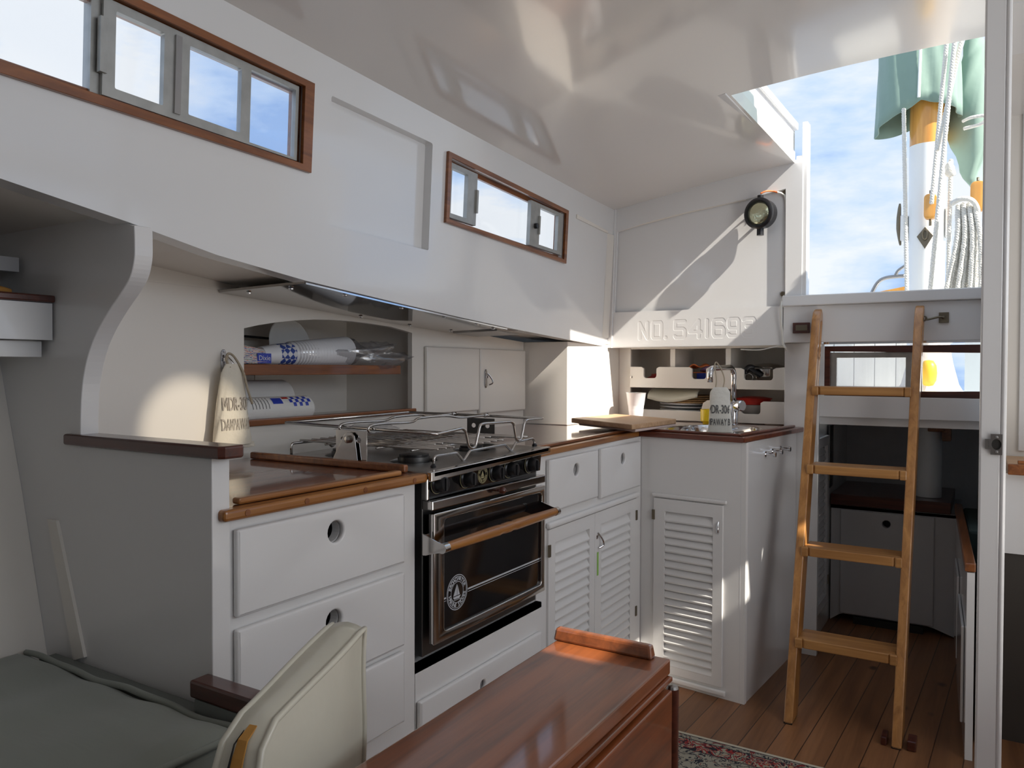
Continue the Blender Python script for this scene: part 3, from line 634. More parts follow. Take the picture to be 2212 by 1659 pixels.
# ---------------------------------------------------------------- right base unit
def louver(fr,u0,u1,v0,v1,parent,pitch,name='louvers'):
    lv=MB(); n=int((v1-v0)/pitch); p=(v1-v0)/n
    for i in range(n):
        a=v0+i*p
        lv.add([fr(u0,a-.003,.009),fr(u1,a-.003,.009),fr(u1,a+p+.001,-.009),fr(u0,a+p+.001,-.009),fr(u0,a-.009,.007),fr(u1,a-.009,.007),fr(u1,a+p-.005,-.011),fr(u0,a+p-.005,-.011)],[(0,1,2,3),(7,6,5,4),(0,4,5,1),(1,5,6,2),(2,6,7,3),(3,7,4,0)])
    lv.box(u0,u1,v0,v1,-.016,-.013,fr)
    return lv.build(name,WCB,parent,bev=.0012)
def latch(fr,u,v,h,parent,side=1,closed=False,name='latch'):
    w=h*.24
    pl_=MB().plate([[(u-w/2,v-h*.38),(u-w*.2,v-h/2),(u+w*.2,v-h/2),(u+w/2,v-h*.38),(u+w/2,v+h*.38),(u+w*.2,v+h/2),(u-w*.2,v+h/2),(u-w/2,v+h*.38)]],.003,fr,0,.001).build(name,CHRD,parent)
    lv=MB()
    if closed: lv.tube([fr(u,v+h*.3,.005),fr(u,v+h*.1,.011),fr(u,v-h*.25,.011),fr(u,v-h*.33,.006)],[w*.2,w*.3,w*.34,w*.2],10)
    else:
        lv.tube(smooth_path([fr(u+side*w*.15,v+h*.26,.008),fr(u+side*w*.55,v+h*.12,.014),fr(u+side*w*.95,v-h*.10,.021),fr(u+side*w*.9,v-h*.26,.021),fr(u+side*w*.35,v-h*.34,.012)],5),w*.17,8)
        lv.box(u-w*.3,u+w*.3,v+h*.02,v+h*.16,.003,.009,fr)
    lv.build('lever',CHRM,pl_,smooth=True)
    for s in (-1,1): MB().lathe([(w*.16,0),(w*.16,.0012),(0,.0016)],fr(u,v+s*h*.42,.003),fr.n,10).build('screw',STEEL,pl_)
    return pl_
ru=thing('base_cabinet','white base cabinet right of the stove with two drawers over louvred doors','cabinet')
hA=ell(2.153,.837,.019); hB=ell(2.515,.836,.019)
MB().plate([[(1.925,0),(2.712,0),(2.712,.899),(1.925,.899)],hA,hB,[(2.0,.07),(2.64,.07),(2.64,.66),(2.0,.66)]],.018,FRt,-.018).box(-1.6,-1.113,1.926,1.94,0,.899).box(-1.45,-1.113,1.94,2.70,.0,.012).box(-1.45,-1.44,1.94,2.70,.0,.89).build('body',WCB,ru)
MB().plate([rr(1.978,.728,2.312,.884,.004),hA],.014,FRt,.001,.005,3).build('drawer',WCB,ru,smooth=True)
MB().plate([rr(2.335,.719,2.676,.885,.004),hB],.014,FRt,.001,.005,3).build('drawer',WCB,ru,smooth=True)
MB().box(1.98,2.672,.680,.699,0,.016,FRt).build('ledge_moulding',WCB,ru,bev=.007,seg=3)
for u0,u1,l0,l1,hg in ((1.986,2.300,2.028,2.262,1.989),(2.302,2.660,2.352,2.600,2.652)):
    d=MB().plate([rr(u0,.06,u1,.677,.002),rr(l0,.115,l1,.633,.002)],.016,FRt,-.008,.0015).build('louvred_door',WCB,ru)
    louver(FRt,l0,l1,.115,.633,d,.0282)
    for vv in (.615,.262): MB().box(hg-.006,hg+.006,vv-.018,vv+.018,.006,.012,FRt).build('hinge',BRNZ,d,bev=.001)
    if u0>2.1: latch(FRt,2.318,.588,.085,d,1); MB().box(2.317,2.327,.468,.545,.0085,.0095,FRt).build('tape_strip',GRNT,d)
# ---------------------------------------------------------------- sink unit
su=Vector((.401,-.051,0)).normalized(); sn=Vector((-su.y*-1,-su.x,0)); sn=Vector((su.y,-su.x,0))
FSK=Fr((-1.098,2.716,0),su,sn)
sc_=thing('sink_cabinet','white sink cabinet with a single tall louvred door and towel hooks on its side','cabinet')
LN=(.401**2+.051**2)**.5
MB().plate([[(0,0),(.408,0),(.408,.899),(0,.899)],[(.08,.05),(.315,.05),(.315,.66),(.08,.66)]],.018,FSK,-.018).build('front_panel',WCB,sc_)
FSD=Fr((-.6945,2.666,0),(.0725,.997,0),(.997,-.0725,0))
MB().plate([[(-.0005,0),(.60,0),(.60,.899),(-.0005,.899)]],.018,FSD,-.018).build('side_panel',WHT,sc_)
d=MB().plate([rr(.061,.040,.329,.677,.002),rr(.106,.074,.292,.631,.002)],.016,FSK,-.008,.0015).build('louvred_door',WCB,sc_)
louver(FSK,.106,.292,.074,.631,d,.0278)
MB().box(.053,.343,.681,.695,0,.012,FSK).build('upper_moulding',WCB,sc_,bev=.005,seg=3); MB().box(.053,.343,.010,.030,0,.012,FSK).build('lower_moulding',WCB,sc_,bev=.006,seg=3)
latch(FSK,.312,.600,.068,d,1,True)
for vv in (.615,): MB().box(.055,.066,vv-.018,vv+.018,.006,.012,FSK).build('hinge',BRNZ,d,bev=.001)
for i,(px,py) in enumerate(((1652,981),(1667,975),(1685,969))):
    q=PL(px,py,FSD.o,FSD.n); uu=(q-FSD.o).dot(FSD.u); hk=MB().lathe([(.011,0),(.011,.004),(.005,.006),(.005,.030),(.009,.032),(.009,.040),(0,.042)],FSD(uu,q.z,0),FSD.n,14)
    hk.build('towel_hook',CHRM,sc_,smooth=True)
# sink counter
CT=lambda a,b,c:Vector((a,b,.902+c))
cz=.016
c2=thing('countertop','long varnished counter running from the stove round to the sink','countertop')
sk_h=[(-.90+.163*math.copysign(abs(math.cos(t))**.8,math.cos(t)),2.965+.215*math.copysign(abs(math.sin(t))**.8,math.sin(t))) for t in [2*pi*i/40 for i in range(40)]]
MB().plate([[(-1.668,1.908),(-1.090,1.908),(-1.110,2.716),(-.712,2.668),(-.640,3.27),(-.70,3.27),(-.70,3.62),(-1.46,3.62),(-1.46,2.824),(-1.668,2.824)],sk_h],cz,CT,0).build('slab',CTOP,c2)
e1=[(-1.072,1.906),(-1.098,2.704)]; e2=[(-1.098,2.704),(-.697,2.653)]; e3=[(-.697,2.653),(-.622,3.262)]
allp=[(-1.072,1.906),(-1.098,2.704),(-.697,2.653),(-.622,3.268)]
A=offset_line([Vector(p) for p in allp],.024); B=[Vector(p) for p in allp]; C_=offset_line([Vector(p) for p in allp],.044)
for i,(nm,mt) in enumerate((('edge_trim',TRIMO),('edge_trim',TRIMX),('edge_trim',TRIMX))):
    q=[A[i],A[i+1],B[i+1],B[i]]; MB().hexa([(p.x,p.y,.899) for p in q],[(p.x,p.y,.9185) for p in q]).build(nm,mt,c2,bev=.004,seg=3)
    a0,a1=(A[i],A[i+1]); b0,b1=(C_[i],C_[i+1])
    if i==2: a1=a1-(a1-a0).normalized()*.03; b1=b1-(b1-b0).normalized()*.03
    q=[a0,a1,b1,b0]; MB().hexa([(p.x,p.y,.9185) for p in q],[(p.x,p.y,.9275) for p in q]).build('fiddle',TRIM if i==0 else TRIMX,c2,bev=.003)
# sink basin
def sbowl(u,v):
    t=2*pi*u; prof=[(1.05,.0022),(1.0,.0028),(.985,.000),(.95,-.03),(.93,-.12),(.86,-.145),(.5,-.15),(.0,-.152)]
    r,z=prof[round(v*7)]
    return (-.90+.163*r*math.copysign(abs(math.cos(t))**.8,math.cos(t)),2.965+.215*r*math.copysign(abs(math.sin(t))**.8,math.sin(t)),.918+z)
sk_=thing('sink','oval stainless steel sink sunk in the corner of the counter','sink')
MB().grid(40,7,sbowl).build('basin',STEEL,sk_,smooth='all'); MB().lathe([(.022,0),(.022,.002),(.012,.003),(0,.001)],(-.90,2.965,.768),(0,0,1),20).build('drain',STLB,sk_)
# faucet
fc=thing('faucet','tall chrome faucet with a square gooseneck spout behind the sink','faucet')
fx0,fy0=-.897,3.237
ztop=P(1588,793,'y',fy0)[2]; qs=P(1537,800,'y',3.03)
MB().lathe([(.024,0),(.024,.003),(.0195,.005),(.0195,.085),(.017,.088)],(fx0,fy0,.918),(0,0,1),24).build('base',CHRM,fc,smooth=True)
gz=MB(); sp=P(1534,823,'y',3.03)
gz.tube(rounded([(fx0,fy0,1.0),(fx0,fy0,ztop),(sp.x,sp.y,ztop-.006),(sp.x,sp.y,sp.z-.005)],.045,8),.0115,14).build('spout',CHRM,fc,smooth='all')
hm_=MB(); hm_.lathe([(.021,0),(.023,.004),(.023,.030),(.019,.034),(0,.034)],(fx0+.016,fy0-.01,1.0),(.85,-.5,0),22)
hm_.build('valve',CHRM,fc,smooth=True)
MB().tube([(fx0-.022,fy0-.01,.995),(fx0-.026,fy0-.012,1.045)],.0045,10).build('handle',CHRM,fc,smooth='all')
# ---------------------------------------------------------------- damp bags
def bag(name,label,fr,u0,v0,w,h,th,mt,ink,txts,top=.62,skirt=True,seed=1):
    t=thing(name,label,'bag')
    rnd=random.Random(seed)
    def Wd(s): 
        e=min(1,(1-s)/.12) if s>.88 else 1
        return w/2*(1-(1-top)*s)*(1 if s<.9 else (1-.35*(s-.9)/.1))
    def Td(s): return th/2*(.35+.65*math.sin(pi*min(1,.15+s*.85))**.6)*(1-.5*s)
    def fn(u,v):
        a=2*pi*u; s=v; r=1+.035*math.sin(5*a+7*s)+.02*math.sin(9*a+13*s)
        return fr(u0+Wd(s)*r*math.copysign(abs(math.cos(a))**.75,math.cos(a)),v0+s*h,Td(s)*r*math.copysign(abs(math.sin(a))**.9,math.sin(a)))
    MB().grid(36,26,fn).build('pouch',mt,t,smooth='all')
    for txt,sv,size,du,al_,xs_ in txts:
        v,f=text_row(txt,size,.0002,al_,size*.012)
        def mp_(p,q,c):
            s=max(0,min(1,sv+q/h)); W_=Wd(s); x=max(-.992,min(.992,(p*xs_+du)/W_)); 
            a=math.acos(max(-1,min(1,math.copysign(abs(x)**(1/.75),x)))); r=1+.035*math.sin(5*a+7*s)+.02*math.sin(9*a+13*s)
            return fr(u0+x*W_*r,v0+s*h,Td(s)*r*math.sin(a)**.9*1.02+.0026+c)
        lim=[abs(q[0]*xs_+du)/Wd(max(0,min(1,sv+q[1]/h)))<.985 for q in v]; f=[q for q in f if all(lim[i] for i in q)]
        MB().add(v,f,mp_).build('printed_text',ink,t)
    # seam at bottom
    if skirt: MB().grid(14,2,lambda u,v:fr(u0-w*.56+u*w*1.12,v0+.004-.010*v*(1+.4*math.sin(9*u)),.004*math.sin(14*u)+.006*v)).build('hem',mt,t,solid=.0015,smooth='all')
    return t,Wd,Td
FB=Fr((lkx(1.28)+.035,0,0),(0,1,0),(1,0,0))
bl,_,_=bag('moisture_bag','cream cotton moisture bag hanging from the locker latch left of the niche','x',1,1,1,1,1,CLOTH,INK,[]) if 0 else bag('moisture_bag','cream cotton moisture bag hanging from the locker latch left of the niche',FB,1.274,.960,.112,.20,.045,CLOTH,INK,[('MDR-306',.50,.046,-.037,'LEFT',.44),('DAMPAWAY BAG',.25,.040,-.041,'LEFT',.35)],.5)
MB().tube(smooth_path([FB(1.266,1.15,.004),FB(1.262,1.17,-.006),FB(1.270,1.185,-.008),FB(1.284,1.178,-.004),FB(1.300,1.14,.010),FB(1.306,1.10,.018),FB(1.318,1.06,.022)],6),.0032,6).build('drawstring',TWINE,bl,smooth='all')
MB().tube(smooth_path([FB(1.268,1.15,.0),FB(1.266,1.168,-.008),FB(1.270,1.18,-.010)],6),.003,6).build('drawstring',TWINE,bl,smooth='all')
FB2=Fr((0,2.955,0),(.96,.28,0),(.28,-.96,0)); bx=P(1555,933,'y',2.955)
u_=(bx.x)/.96
b2,_,_=bag('moisture_bag','grey-white moisture bag dangling from the chrome faucet spout',Fr((bx.x,2.955,0),(.96,.28,0),(.28,-.96,0)),0,bx.z,.088,.172,.034,CLOTHG,INKD,[('MDR-306',.50,.046,.036,'RIGHT',.46),('DAMPAWAY BAG',.22,.036,-.003,'CENTER',.42)],.80,seed=5)
MB().tube(smooth_path([(bx.x-.022,2.953,bx.z+.150),(bx.x-.018,2.965,bx.z+.195),(sp.x+.012,3.05,ztop+.010),(sp.x+.018,3.075,ztop+.012),(bx.x-.006,3.03,bx.z+.205),(bx.x+.006,2.955,bx.z+.150)],6),.0025,6).build('drawstring',TWINE,b2,smooth='all')
t=thing('elbow_latch','chrome elbow latch on the locker post holding the cotton bag','latch'); latch(Fr((lkx(1.28),0,0),(0,1,0),(1,0,0)),1.276,1.165,.062,t,1)
# cupboard doors on locker
cu=thing('wall_cupboard','pair of cream cupboard doors under the side deck with a chrome latch','cupboard')
FC=Fr((lkx(2.4)+.001,0,0),(-.0268,1,0),(1,.0268,0))
def fu(y): return y
FC=Fr((-1.5925,0,0),(-.0268,1,0),(1,.0268,0))
MB().plate([rr(2.114,.992,2.450,1.226,.004)],.015,FC,.001,.005,3).build('cupboard_door',CRM,cu,smooth=True)
MB().plate([rr(2.456,.978,2.812,1.226,.004)],.015,FC,.001,.005,3).build('cupboard_door',CRM,cu,smooth=True)
latch(Fr((-1.5925+.0165,0,0),(-.0268,1,0),(1,.0268,0)),2.492,1.112,.072,cu,1)
# range hood plate
hd_=thing('range_hood','polished steel hood plate screwed under the side deck above the stove','hood')
def hoodp(s,t):
    y=1.262+(2.25-1.262)*s; xa=hsx(y,1.33)-.012; xb=lkx(y)+.004; x=xa+(xb-xa)*t
    return Vector((x,y,zb(y)-.004-.006*t))
hm2=MB(); hm2.grid(10,4,lambda u,v:hoodp(u,v)); hm2.grid(10,4,lambda u,v:hoodp(u,v)+Vector((0,0,.006)))
for s in (0,1): hm2.add([hoodp(s,0),hoodp(s,1),hoodp(s,1)+Vector((0,0,.006)),hoodp(s,0)+Vector((0,0,.006))],[(0,1,2,3)])
for s in (0,1): hm2.grid(10,1,lambda u,v:hoodp(u,s)+Vector((0,0,.006*v)))
hm2.build('steel_plate',HOODM,hd_,smooth=True)
MB().grid(10,1,lambda u,v:hoodp(u,-.0)+Vector((.004,0,-.002+.004*v))).build('front_lip',CHRM,hd_,solid=.002)
for s,t_ in ((.03,.25),(.03,.75),(.16,.05),(.40,.05),(.62,.05),(.82,.06),(.95,.1),(.5,.9),(.75,.92),(.95,.8)):
    MB().lathe([(.0065,0),(.006,-.003),(0,-.0045)],hoodp(s,t_)+Vector((0,0,-.001)),(0,0,1),10).build('screw',CHRM,hd_)
hz_=MB().hexa([hoodp(1.0,.15),hoodp(1.0,.9),hoodp(1.16,.9),hoodp(1.16,.15)],[hoodp(1.0,.15)+Vector((0,0,-.004)),hoodp(1.0,.9)+Vector((0,0,-.004)),hoodp(1.16,.9)+Vector((0,0,-.004)),hoodp(1.16,.15)+Vector((0,0,-.004))]); hz_.build('access_plate',STLB,hd_)
# ---------------------------------------------------------------- niche shelf and contents
sh_=MB().box(-1.93,lkx(1.6)-.02,1.345,2.0,1.131,1.160); tag(sh_.build('niche_shelf',TRIM,bev=.002),'reddish wooden shelf board inside the arched niche','shelf')
NX=-1.70
def np_(px,py,x): return P(px,py,'x',x)
a=P(545,783,'x',-1.70)
nk=thing('napkin_packet','striped packet of paper napkins with a blue label on the niche shelf','packet')
sm=mat('napkin_edges',(.6,.58,.55),.8); 
def napk():
    m,t,b_=newmat('napkin_stripes'); nd=t.nodes.new; c=nd('ShaderNodeTexCoord'); mp=nd('ShaderNodeMapping'); mp.inputs['Scale'].default_value=(10,14,160); n1=nd('ShaderNodeTexNoise'); n1.inputs['Scale'].default_value=1.6; r=nd('ShaderNodeValToRGB'); r.color_ramp.interpolation='CONSTANT'
    cs=[(0,(.75,.72,.68)),(.40,(.05,.09,.30)),(.45,(.75,.73,.7)),(.52,(.70,.20,.12)),(.57,(.78,.75,.72)),(.62,(.20,.45,.38)),(.68,(.7,.68,.65))]
    e_=r.color_ramp.elements; e_[0].position=0; e_[0].color=(*cs[0][1],1); e_[1].position=cs[1][0]; e_[1].color=(*cs[1][1],1)
    for p_,c_ in cs[2:]: q_=e_.new(p_); q_.color=(*c_,1)
    t.links.new(c.outputs['Object'],mp.inputs[0]); t.links.new(mp.outputs[0],n1.inputs['Vector']); t.links.new(n1.outputs[0],r.inputs[0]); t.links.new(r.outputs[0],b_.inputs['Base Color']); return m
NAPK=napk()
MB().hexa([(-1.80,1.348,1.161),(-1.68,1.348,1.161),(-1.68,1.478,1.161),(-1.80,1.478,1.161)],[(-1.80,1.348,1.219),(-1.685,1.348,1.219),(-1.69,1.470,1.200),(-1.80,1.470,1.200)]).build('stack',NAPK,nk,bev=.006)
MB().box(-1.684,-1.6815,1.43,1.477,1.163,1.190).build('blue_label',BLUE,nk)
v,f=text_mesh('Dixie',.019,.0003); MB().add(v,f,lambda a_,b_,c_:Vector((-1.681+c_,1.454+a_,1.177+b_))).build('printed_text',PAPR,nk)
CHKM,ct_,cb_=newmat('blue_lattice'); ck_=ct_.nodes.new('ShaderNodeTexChecker'); ck_.inputs[1].default_value=(.04,.08,.33,1); ck_.inputs[2].default_value=(.7,.7,.72,1); ck_.inputs[3].default_value=70
cco=ct_.nodes.new('ShaderNodeTexCoord'); cmm=ct_.nodes.new('ShaderNodeMapping'); cmm.inputs['Rotation'].default_value=(.78,.1,0); ct_.links.new(cco.outputs['Object'],cmm.inputs[0]); ct_.links.new(cmm.outputs[0],ck_.inputs[0]); ct_.links.new(ck_.outputs[0],cb_.inputs['Base Color'])
# paper plate standing at the back
pp=MB().lathe([(0,.004),(.058,.004),(.066,.010),(.082,.014),(.084,.012),(.066,.004),(.058,0),(0,0)],(-1.86,1.70,1.222),(1,0,.2),36)
tag(pp.build('paper_plate',PAPR,smooth=True),'white paper plate leaning at the back of the niche shelf','plate')
# cups lying in a sleeve
cl=thing('cup_stack','sleeve of ribbed paper cups lying on the niche shelf, blue pattern at one end','cups')
c0=Vector((-1.715,1.56,1.190)); c1=Vector((-1.735,1.86,1.205)); ax=(c1-c0).normalized(); Ln=(c1-c0).length
pr=[(0,0),(.026,0)]
MB().lathe([(0,0),(.024,0),(.030,.055),(0,.055)],c0-ax*.10,ax,22).build('bottom_cup',CUPP,cl,smooth=True)
MB().lathe([(.0295,0),(.033,.06)],c0-ax*.045,ax,22).build('patterned_band',CHKM,cl,smooth=True)
rb_=[]
for i in range(20):
    h_=.012+i*.0125; r_=.033+i*.0006; rb_+= [(r_,h_),(r_+.0035,h_+.004),(r_+.0035,h_+.007),(r_,h_+.009)]
MB().lathe(rb_,c0,ax,24).build('rims',CUPP,cl,smooth=True)
MB().lathe([(.036,.0),(.038,.14),(.044,.262),(.030,.29)],c0+ax*.02,ax,18).build('sleeve_film',PLAS,cl,smooth='all')
tag(blob((-1.69,1.90,1.190),.058,.115,.042,8,1.1).build('plastic_bag',PLAS,smooth='all'),'crumpled clear plastic bag spilling over the right end of the niche shelf','bag')
# towel rolls
rl=MB().lathe([(.018,0),(.056,0),(.058,.004),(.058,.236),(.056,.24),(.018,.24)],(-1.82,1.40,1.057),(0,1,0),30)
tag(rl.build('paper_towel_roll',PAPR,smooth=True),'plain quilted white paper towel roll at the back of the niche bottom','roll')
r2=thing('wrapped_towel_roll','paper towel roll in printed plastic wrap at the front of the niche bottom','roll')
MB().lathe([(.0,0),(.030,.0),(.036,.004),(.036,.25),(.022,.268),(.0,.272)],(-1.68,1.35,1.035),(0,1,0),26).build('wrapped_roll',PAPR,r2,smooth=True)
bp_=MB()
for i in range(7):
    for j in range(3):
        if (i+j)%2: bp_.grid(2,2,lambda u,v:(-1.68+.0364*math.cos(.25+(j+v)*.32),1.515+(i+u)*.011,1.035+.0364*math.sin(.25+(j+v)*.32)))
bp_.grid(4,4,lambda u,v:(-1.68+.0364*math.cos(.5+v*.6),1.455+.035*u,1.035+.0364*math.sin(.5+v*.6))); bp_.build('blue_print',BLUE,r2)
MB().grid(3,3,lambda u,v:(-1.68+.0365*math.cos(.95+v*.25),1.495+.022*u,1.035+.0365*math.sin(.95+v*.25))).build('red_print',RED,r2)
lns=MB()
for i in range(6): lns.grid(1,3,lambda u,v:(-1.68+.0364*math.cos(.15+v*1.0),1.383+i*.011+.0025*u,1.035+.0364*math.sin(.15+v*1.0)))
lns.build('printed_lines',INKD,r2)
tag(MB().tube(smooth_path([(-1.91,1.33,1.262),(-1.90,1.45,1.25),(-1.91,1.6,1.245),(-1.91,1.8,1.24),(-1.91,2.05,1.25)],6),.004,6).build('electric_wire',BLK,smooth='all'),'dark electric wire running under the top of the niche','wire')
# ================================================================ RACK ON THE AFT BULKHEAD
RY=3.34
def rp(px,py): q=P(px,py,'y',RY); return (q.x,q.z)
FR=FX(RY)
rk=thing('dish_rack','cream-painted dish rack with notched fronts under the carved board','rack')
def notch(px0,px1,pt,pb):
    a=rp(px0,pb); b_=rp(px1,pb); t=rp(px0,pt); r=.012; x0,x1,zt_,zb_=a[0],b_[0],t[1],a[1]
    o=[(x0-r,zt_),(x0,zt_-r*.6),(x0,zb_+r)]
    for i in range(1,5): q=pi/2*i/4; o.append((x0+r*(1-math.cos(q)),zb_+r*(1-math.sin(q))))
    for i in range(0,5): q=pi/2*i/4; o.append((x1-r+r*math.sin(q),zb_+r*(1-math.cos(q))))
    return o+[(x1,zt_-r*.6),(x1+r,zt_)]
zt1=rp(1500,793)[1]+.002
up=[(rp(1363,836)[0],1.066),(rp(1363,836)[0],zt1)]+notch(1393,1420,792.5,816.5)+notch(1497,1527,793,818.5)+notch(1609,1671,795,821)+[(-.685,zt1),(-.685,1.064)]
MB().plate([up],.014,FR,0,.002).build('upper_front',CRM,rk)
lo=[(rp(1370,900)[0],.921),(rp(1370,900)[0],rp(1392,883.5)[1]),(rp(1515,888)[0],rp(1515,888)[1]-.001),(rp(1521,870)[0],rp(1521,870)[1]),(rp(1530,864)[0],rp(1540,864.5)[1])]+notch(1603,1644,866,893.5)+[(-.683,rp(1700,868.5)[1]),(-.682,.921)]
MB().plate([lo],.014,FR,0,.002).build('lower_front',CRM,rk)
MB().box(-.704,-.684,RY+.001,RY+.03,.921,1.24).box(rp(1453,770)[0]-.011,rp(1453,770)[0]+.011,RY+.001,RY+.26,1.085,1.24).box(rp(1573,770)[0]-.011,rp(1573,770)[0]+.011,RY+.001,RY+.26,1.085,1.24).box(-1.40,-.684,RY+.001,RY+.02,1.241,1.252).build('dividers',CRM,rk)
MB().box(-1.45,-.705,RY+.016,3.615,1.070,1.084).build('shelf_board',CRM,rk)
for px,py in ((1705,803.5),(1705,835),(1704,880),(1704,907),(1366.5,814.5)):
    x,z=rp(px,py); MB().lathe([(.0065,0),(.005,.003),(0,.004)],FR(x,z,.014),(0,-1,0),12).build('screw',STEEL,rk)
struct(MB().box(-1.462,-.66,3.60,3.66,0,1.30).box(-1.475,-1.455,3.362,3.60,.90,1.262).box(-.70,-.668,3.36,3.66,0,1.257).box(-1.462,-.67,3.29,3.66,1.262,1.30).build('wall_rack_recess',CRM))
tag(blob((rp(1406,800)[0],3.47,1.108),.055,.07,.024,2,.5).build('snack_packet',RED,smooth='all'),'crumpled red packet in the left notch of the rack','packet')
x0=rp(1478,790)[0]; x1=rp(1562,790)[0]
tag(MB().grid(14,6,lambda u,v:(x0+(x1-x0)*u*.55,3.40+.12*v,1.155+.020*math.sin(pi*u)**.4*(.6+.4*math.sin(8*u+5*v)))).grid(14,6,lambda u,v:(x0+(x1-x0)*u*.55,3.40+.12*v,1.135)).build('snack_packet',ORG,solid=.004,smooth='all'),'orange snack packet lying on the rack shelf, middle bay','packet')
tag(MB().box(x0+.04,x1+.01,3.39,3.47,1.105,1.133).build('food_box',BLUE,bev=.004),'blue food packet under the orange one in the middle bay','packet')
tag(blob(((x0+x1)/2+.03,3.43,1.148),.06,.05,.020,6,.4).build('snack_packet',mat('purple_wrap',(.20,.10,.22),.35),smooth='all'),'purple packet beside the orange one, behind the faucet','packet')
tag(MB().box(x0+.03,x1,3.40,3.55,1.085,1.103).build('food_box',BOARD,bev=.004),'flat tan box at the bottom of the middle bay','packet')
# pot with lid and handle
px_=(rp(1609,800)[0]+rp(1672,800)[0])/2; pot=thing('saucepan','stainless saucepan with lid and black handle in the right bay of the rack','pot')
r_=.068
MB().lathe([(0,0),(r_*.9,0),(r_,.008),(r_,.066),(r_+.004,.069),(r_-.002,.069)],(px_+.010,3.44,1.085),(0,0,1),32).build('pan_body',STEEL,pot,smooth=True)
MB().lathe([(r_+.010,0),(r_+.012,.004),(r_*.9,.012),(r_*.4,.020),(0,.022)],(px_+.022,3.44,1.156),(0.06,0,1),32).build('lid',STEEL,pot,smooth=True)
MB().tube(smooth_path([(px_-.03,3.375,1.157),(px_-.050,3.366,1.158),(px_-.060,3.362,1.145),(px_-.062,3.36,1.13)],5),[.010,.011,.012,.013,.013,.013,.013,.013,.013,.013,.012,.011,.010,.010,.009,.008],10).tube(smooth_path([(px_-.045,3.364,1.15),(px_-.02,3.357,1.138),(px_+.004,3.36,1.122)],6),.010,10).build('handle',BLK,pot,smooth='all')
MB().tube([(px_-.048+.017*math.cos(t),3.358,1.115+.017*math.sin(t)) for t in [2*pi*i/20 for i in range(20)]],.0018,6,closed=True).build('hanging_ring',STEEL,pot,smooth='all')
# plates, place mats, bowl, cups
xa,xb=rp(1402,875)[0],rp(1525,875)[0]; xc=(xa+xb)/2
pls=[(.923,.952),(.954,.983)]
for i,z in enumerate((.952,.966,.980)):
    tag(MB().lathe([(0,.003),(.065,.0),(.095,.006),(.128,.012),(.130,.016),(.095,.010),(0,.006)],(xc+.006,3.48,z),(0,0,1),36).build('dinner_plate',CUPP,smooth=True),['white dinner plate at the bottom of the stack behind the lower rack front','white dinner plate in the middle of the rack stack','white dinner plate on top of the stack, under the wicker mats'][i],'plate','dinner plates stacked in the lower rack')
MB_=MB().box(xc-.10,xc+.10,3.40,3.56,.921,.951); tag(MB_.build('plate_riser',CRM,bev=.002),'low cream block carrying the stacked plates in the rack','block')
for i in range(4):
    z=.997+i*.009
    tag(MB().lathe([(0,0),(.118-i*.004,0),(.122-i*.004,.003),(.118-i*.004,.007),(0,.007)],(xc+.024,3.47,z),(0.0,0,1),40).build('wicker_mat',WICK,smooth=True),'round wicker place mat, '+['lowest of the four','second from the bottom','third from the bottom','topmost'][i]+' above the white plates','mat','wicker mats on the plates')
tag(MB().grid(20,6,lambda u,v:(xa-.012+(xb-xa-.03)*u,3.348+.02*v+.10*v*v,1.016+.036*math.sin(pi*u)**.5*0+.060*(1-v)*0+.052*v**.6-.016*(1-v)*math.sin(pi*u*1.2))).build('zip_bag',mat('cloudy_bag',(.60,.58,.48),.3,coat=.4,bump=.3,bscale=30),solid=.002,smooth='all'),'cloudy green-edged plastic zip bag laid over the wicker mats','bag')
xl,xr=rp(1590,865)[0],rp(1647,867)[0]
bw=thing('lidded_bowl','grey bowl with a red lid in the right half of the lower rack','bowl')
MB().lathe([(0,0),(.045,0),(.060,.03),(.068,.075),(.062,.075)],((xl+xr)/2-.006,3.44,.921),(0,0,1),30).build('bowl',mat('grey_bowl',(.45,.42,.38),.5),bw,smooth=True)
MB().lathe([(.076,0),(.078,.005),(.045,.011),(0,.013)],((xl+xr)/2-.006,3.44,.9975+.022),(0,0,1),30).lathe([(.0,0),(.068,0),(.072,.022),(0,.022)],((xl+xr)/2-.006,3.44,.9975),(0,0,1),30).build('lid',RED,bw,smooth=True)
q=P(1374,848,'y',3.26)
tag(MB().lathe([(0,.002),(.028,.0),(.034,.05),(.0335,.055),(.035,.06),(.0345,.065),(.0365,.07),(.044,q.z-.921),(.046,q.z-.919),(.0425,q.z-.921),(.033,.06),(.027,.004),(0,.004)],(q.x,3.26,.9185),(0,0,1),32).build('plastic_cup',CUPP,smooth=True),'tall white plastic cup at the left end of the rack','cup')
q=P(1532,884,'y',3.255)
tag(MB().lathe([(0,0),(.026,0),(.028,.004),(.036,.012),(.037,q.z-.919),(.035,q.z-.919),(.034,.014),(0,.01)],(q.x,3.255,.9185),(0,0,1),30).build('cup',YEL,smooth=True),'small yellow cup on the counter behind the hanging bag','cup')
# chopping boards
A_,B_,C2,D_=[P(*q,'z',.957) for q in ((1234,903),(1365,917),(1461,905),(1330,894))]
def bd(pts,z0,z1,m,name,lab):
    mb=MB(); mb.hexa([(p.x,p.y,z0) for p in pts],[(p.x,p.y,z1) for p in pts]); return tag(mb.build(name,m,bev=.003),lab,'board')
c_=(A_+B_+C2+D_)/4
bd([A_,B_,C2,D_],.9385,.957,BOARD,'cutting_board','thick pale wooden cutting board, upper one of two by the sink')
bd([c_+(p-c_)*.93+Vector((.012,.01,0)) for p in (A_,B_,C2,D_)],.9285,.938,PINKB,'cutting_board','thin pinkish cutting board underneath the wooden one')
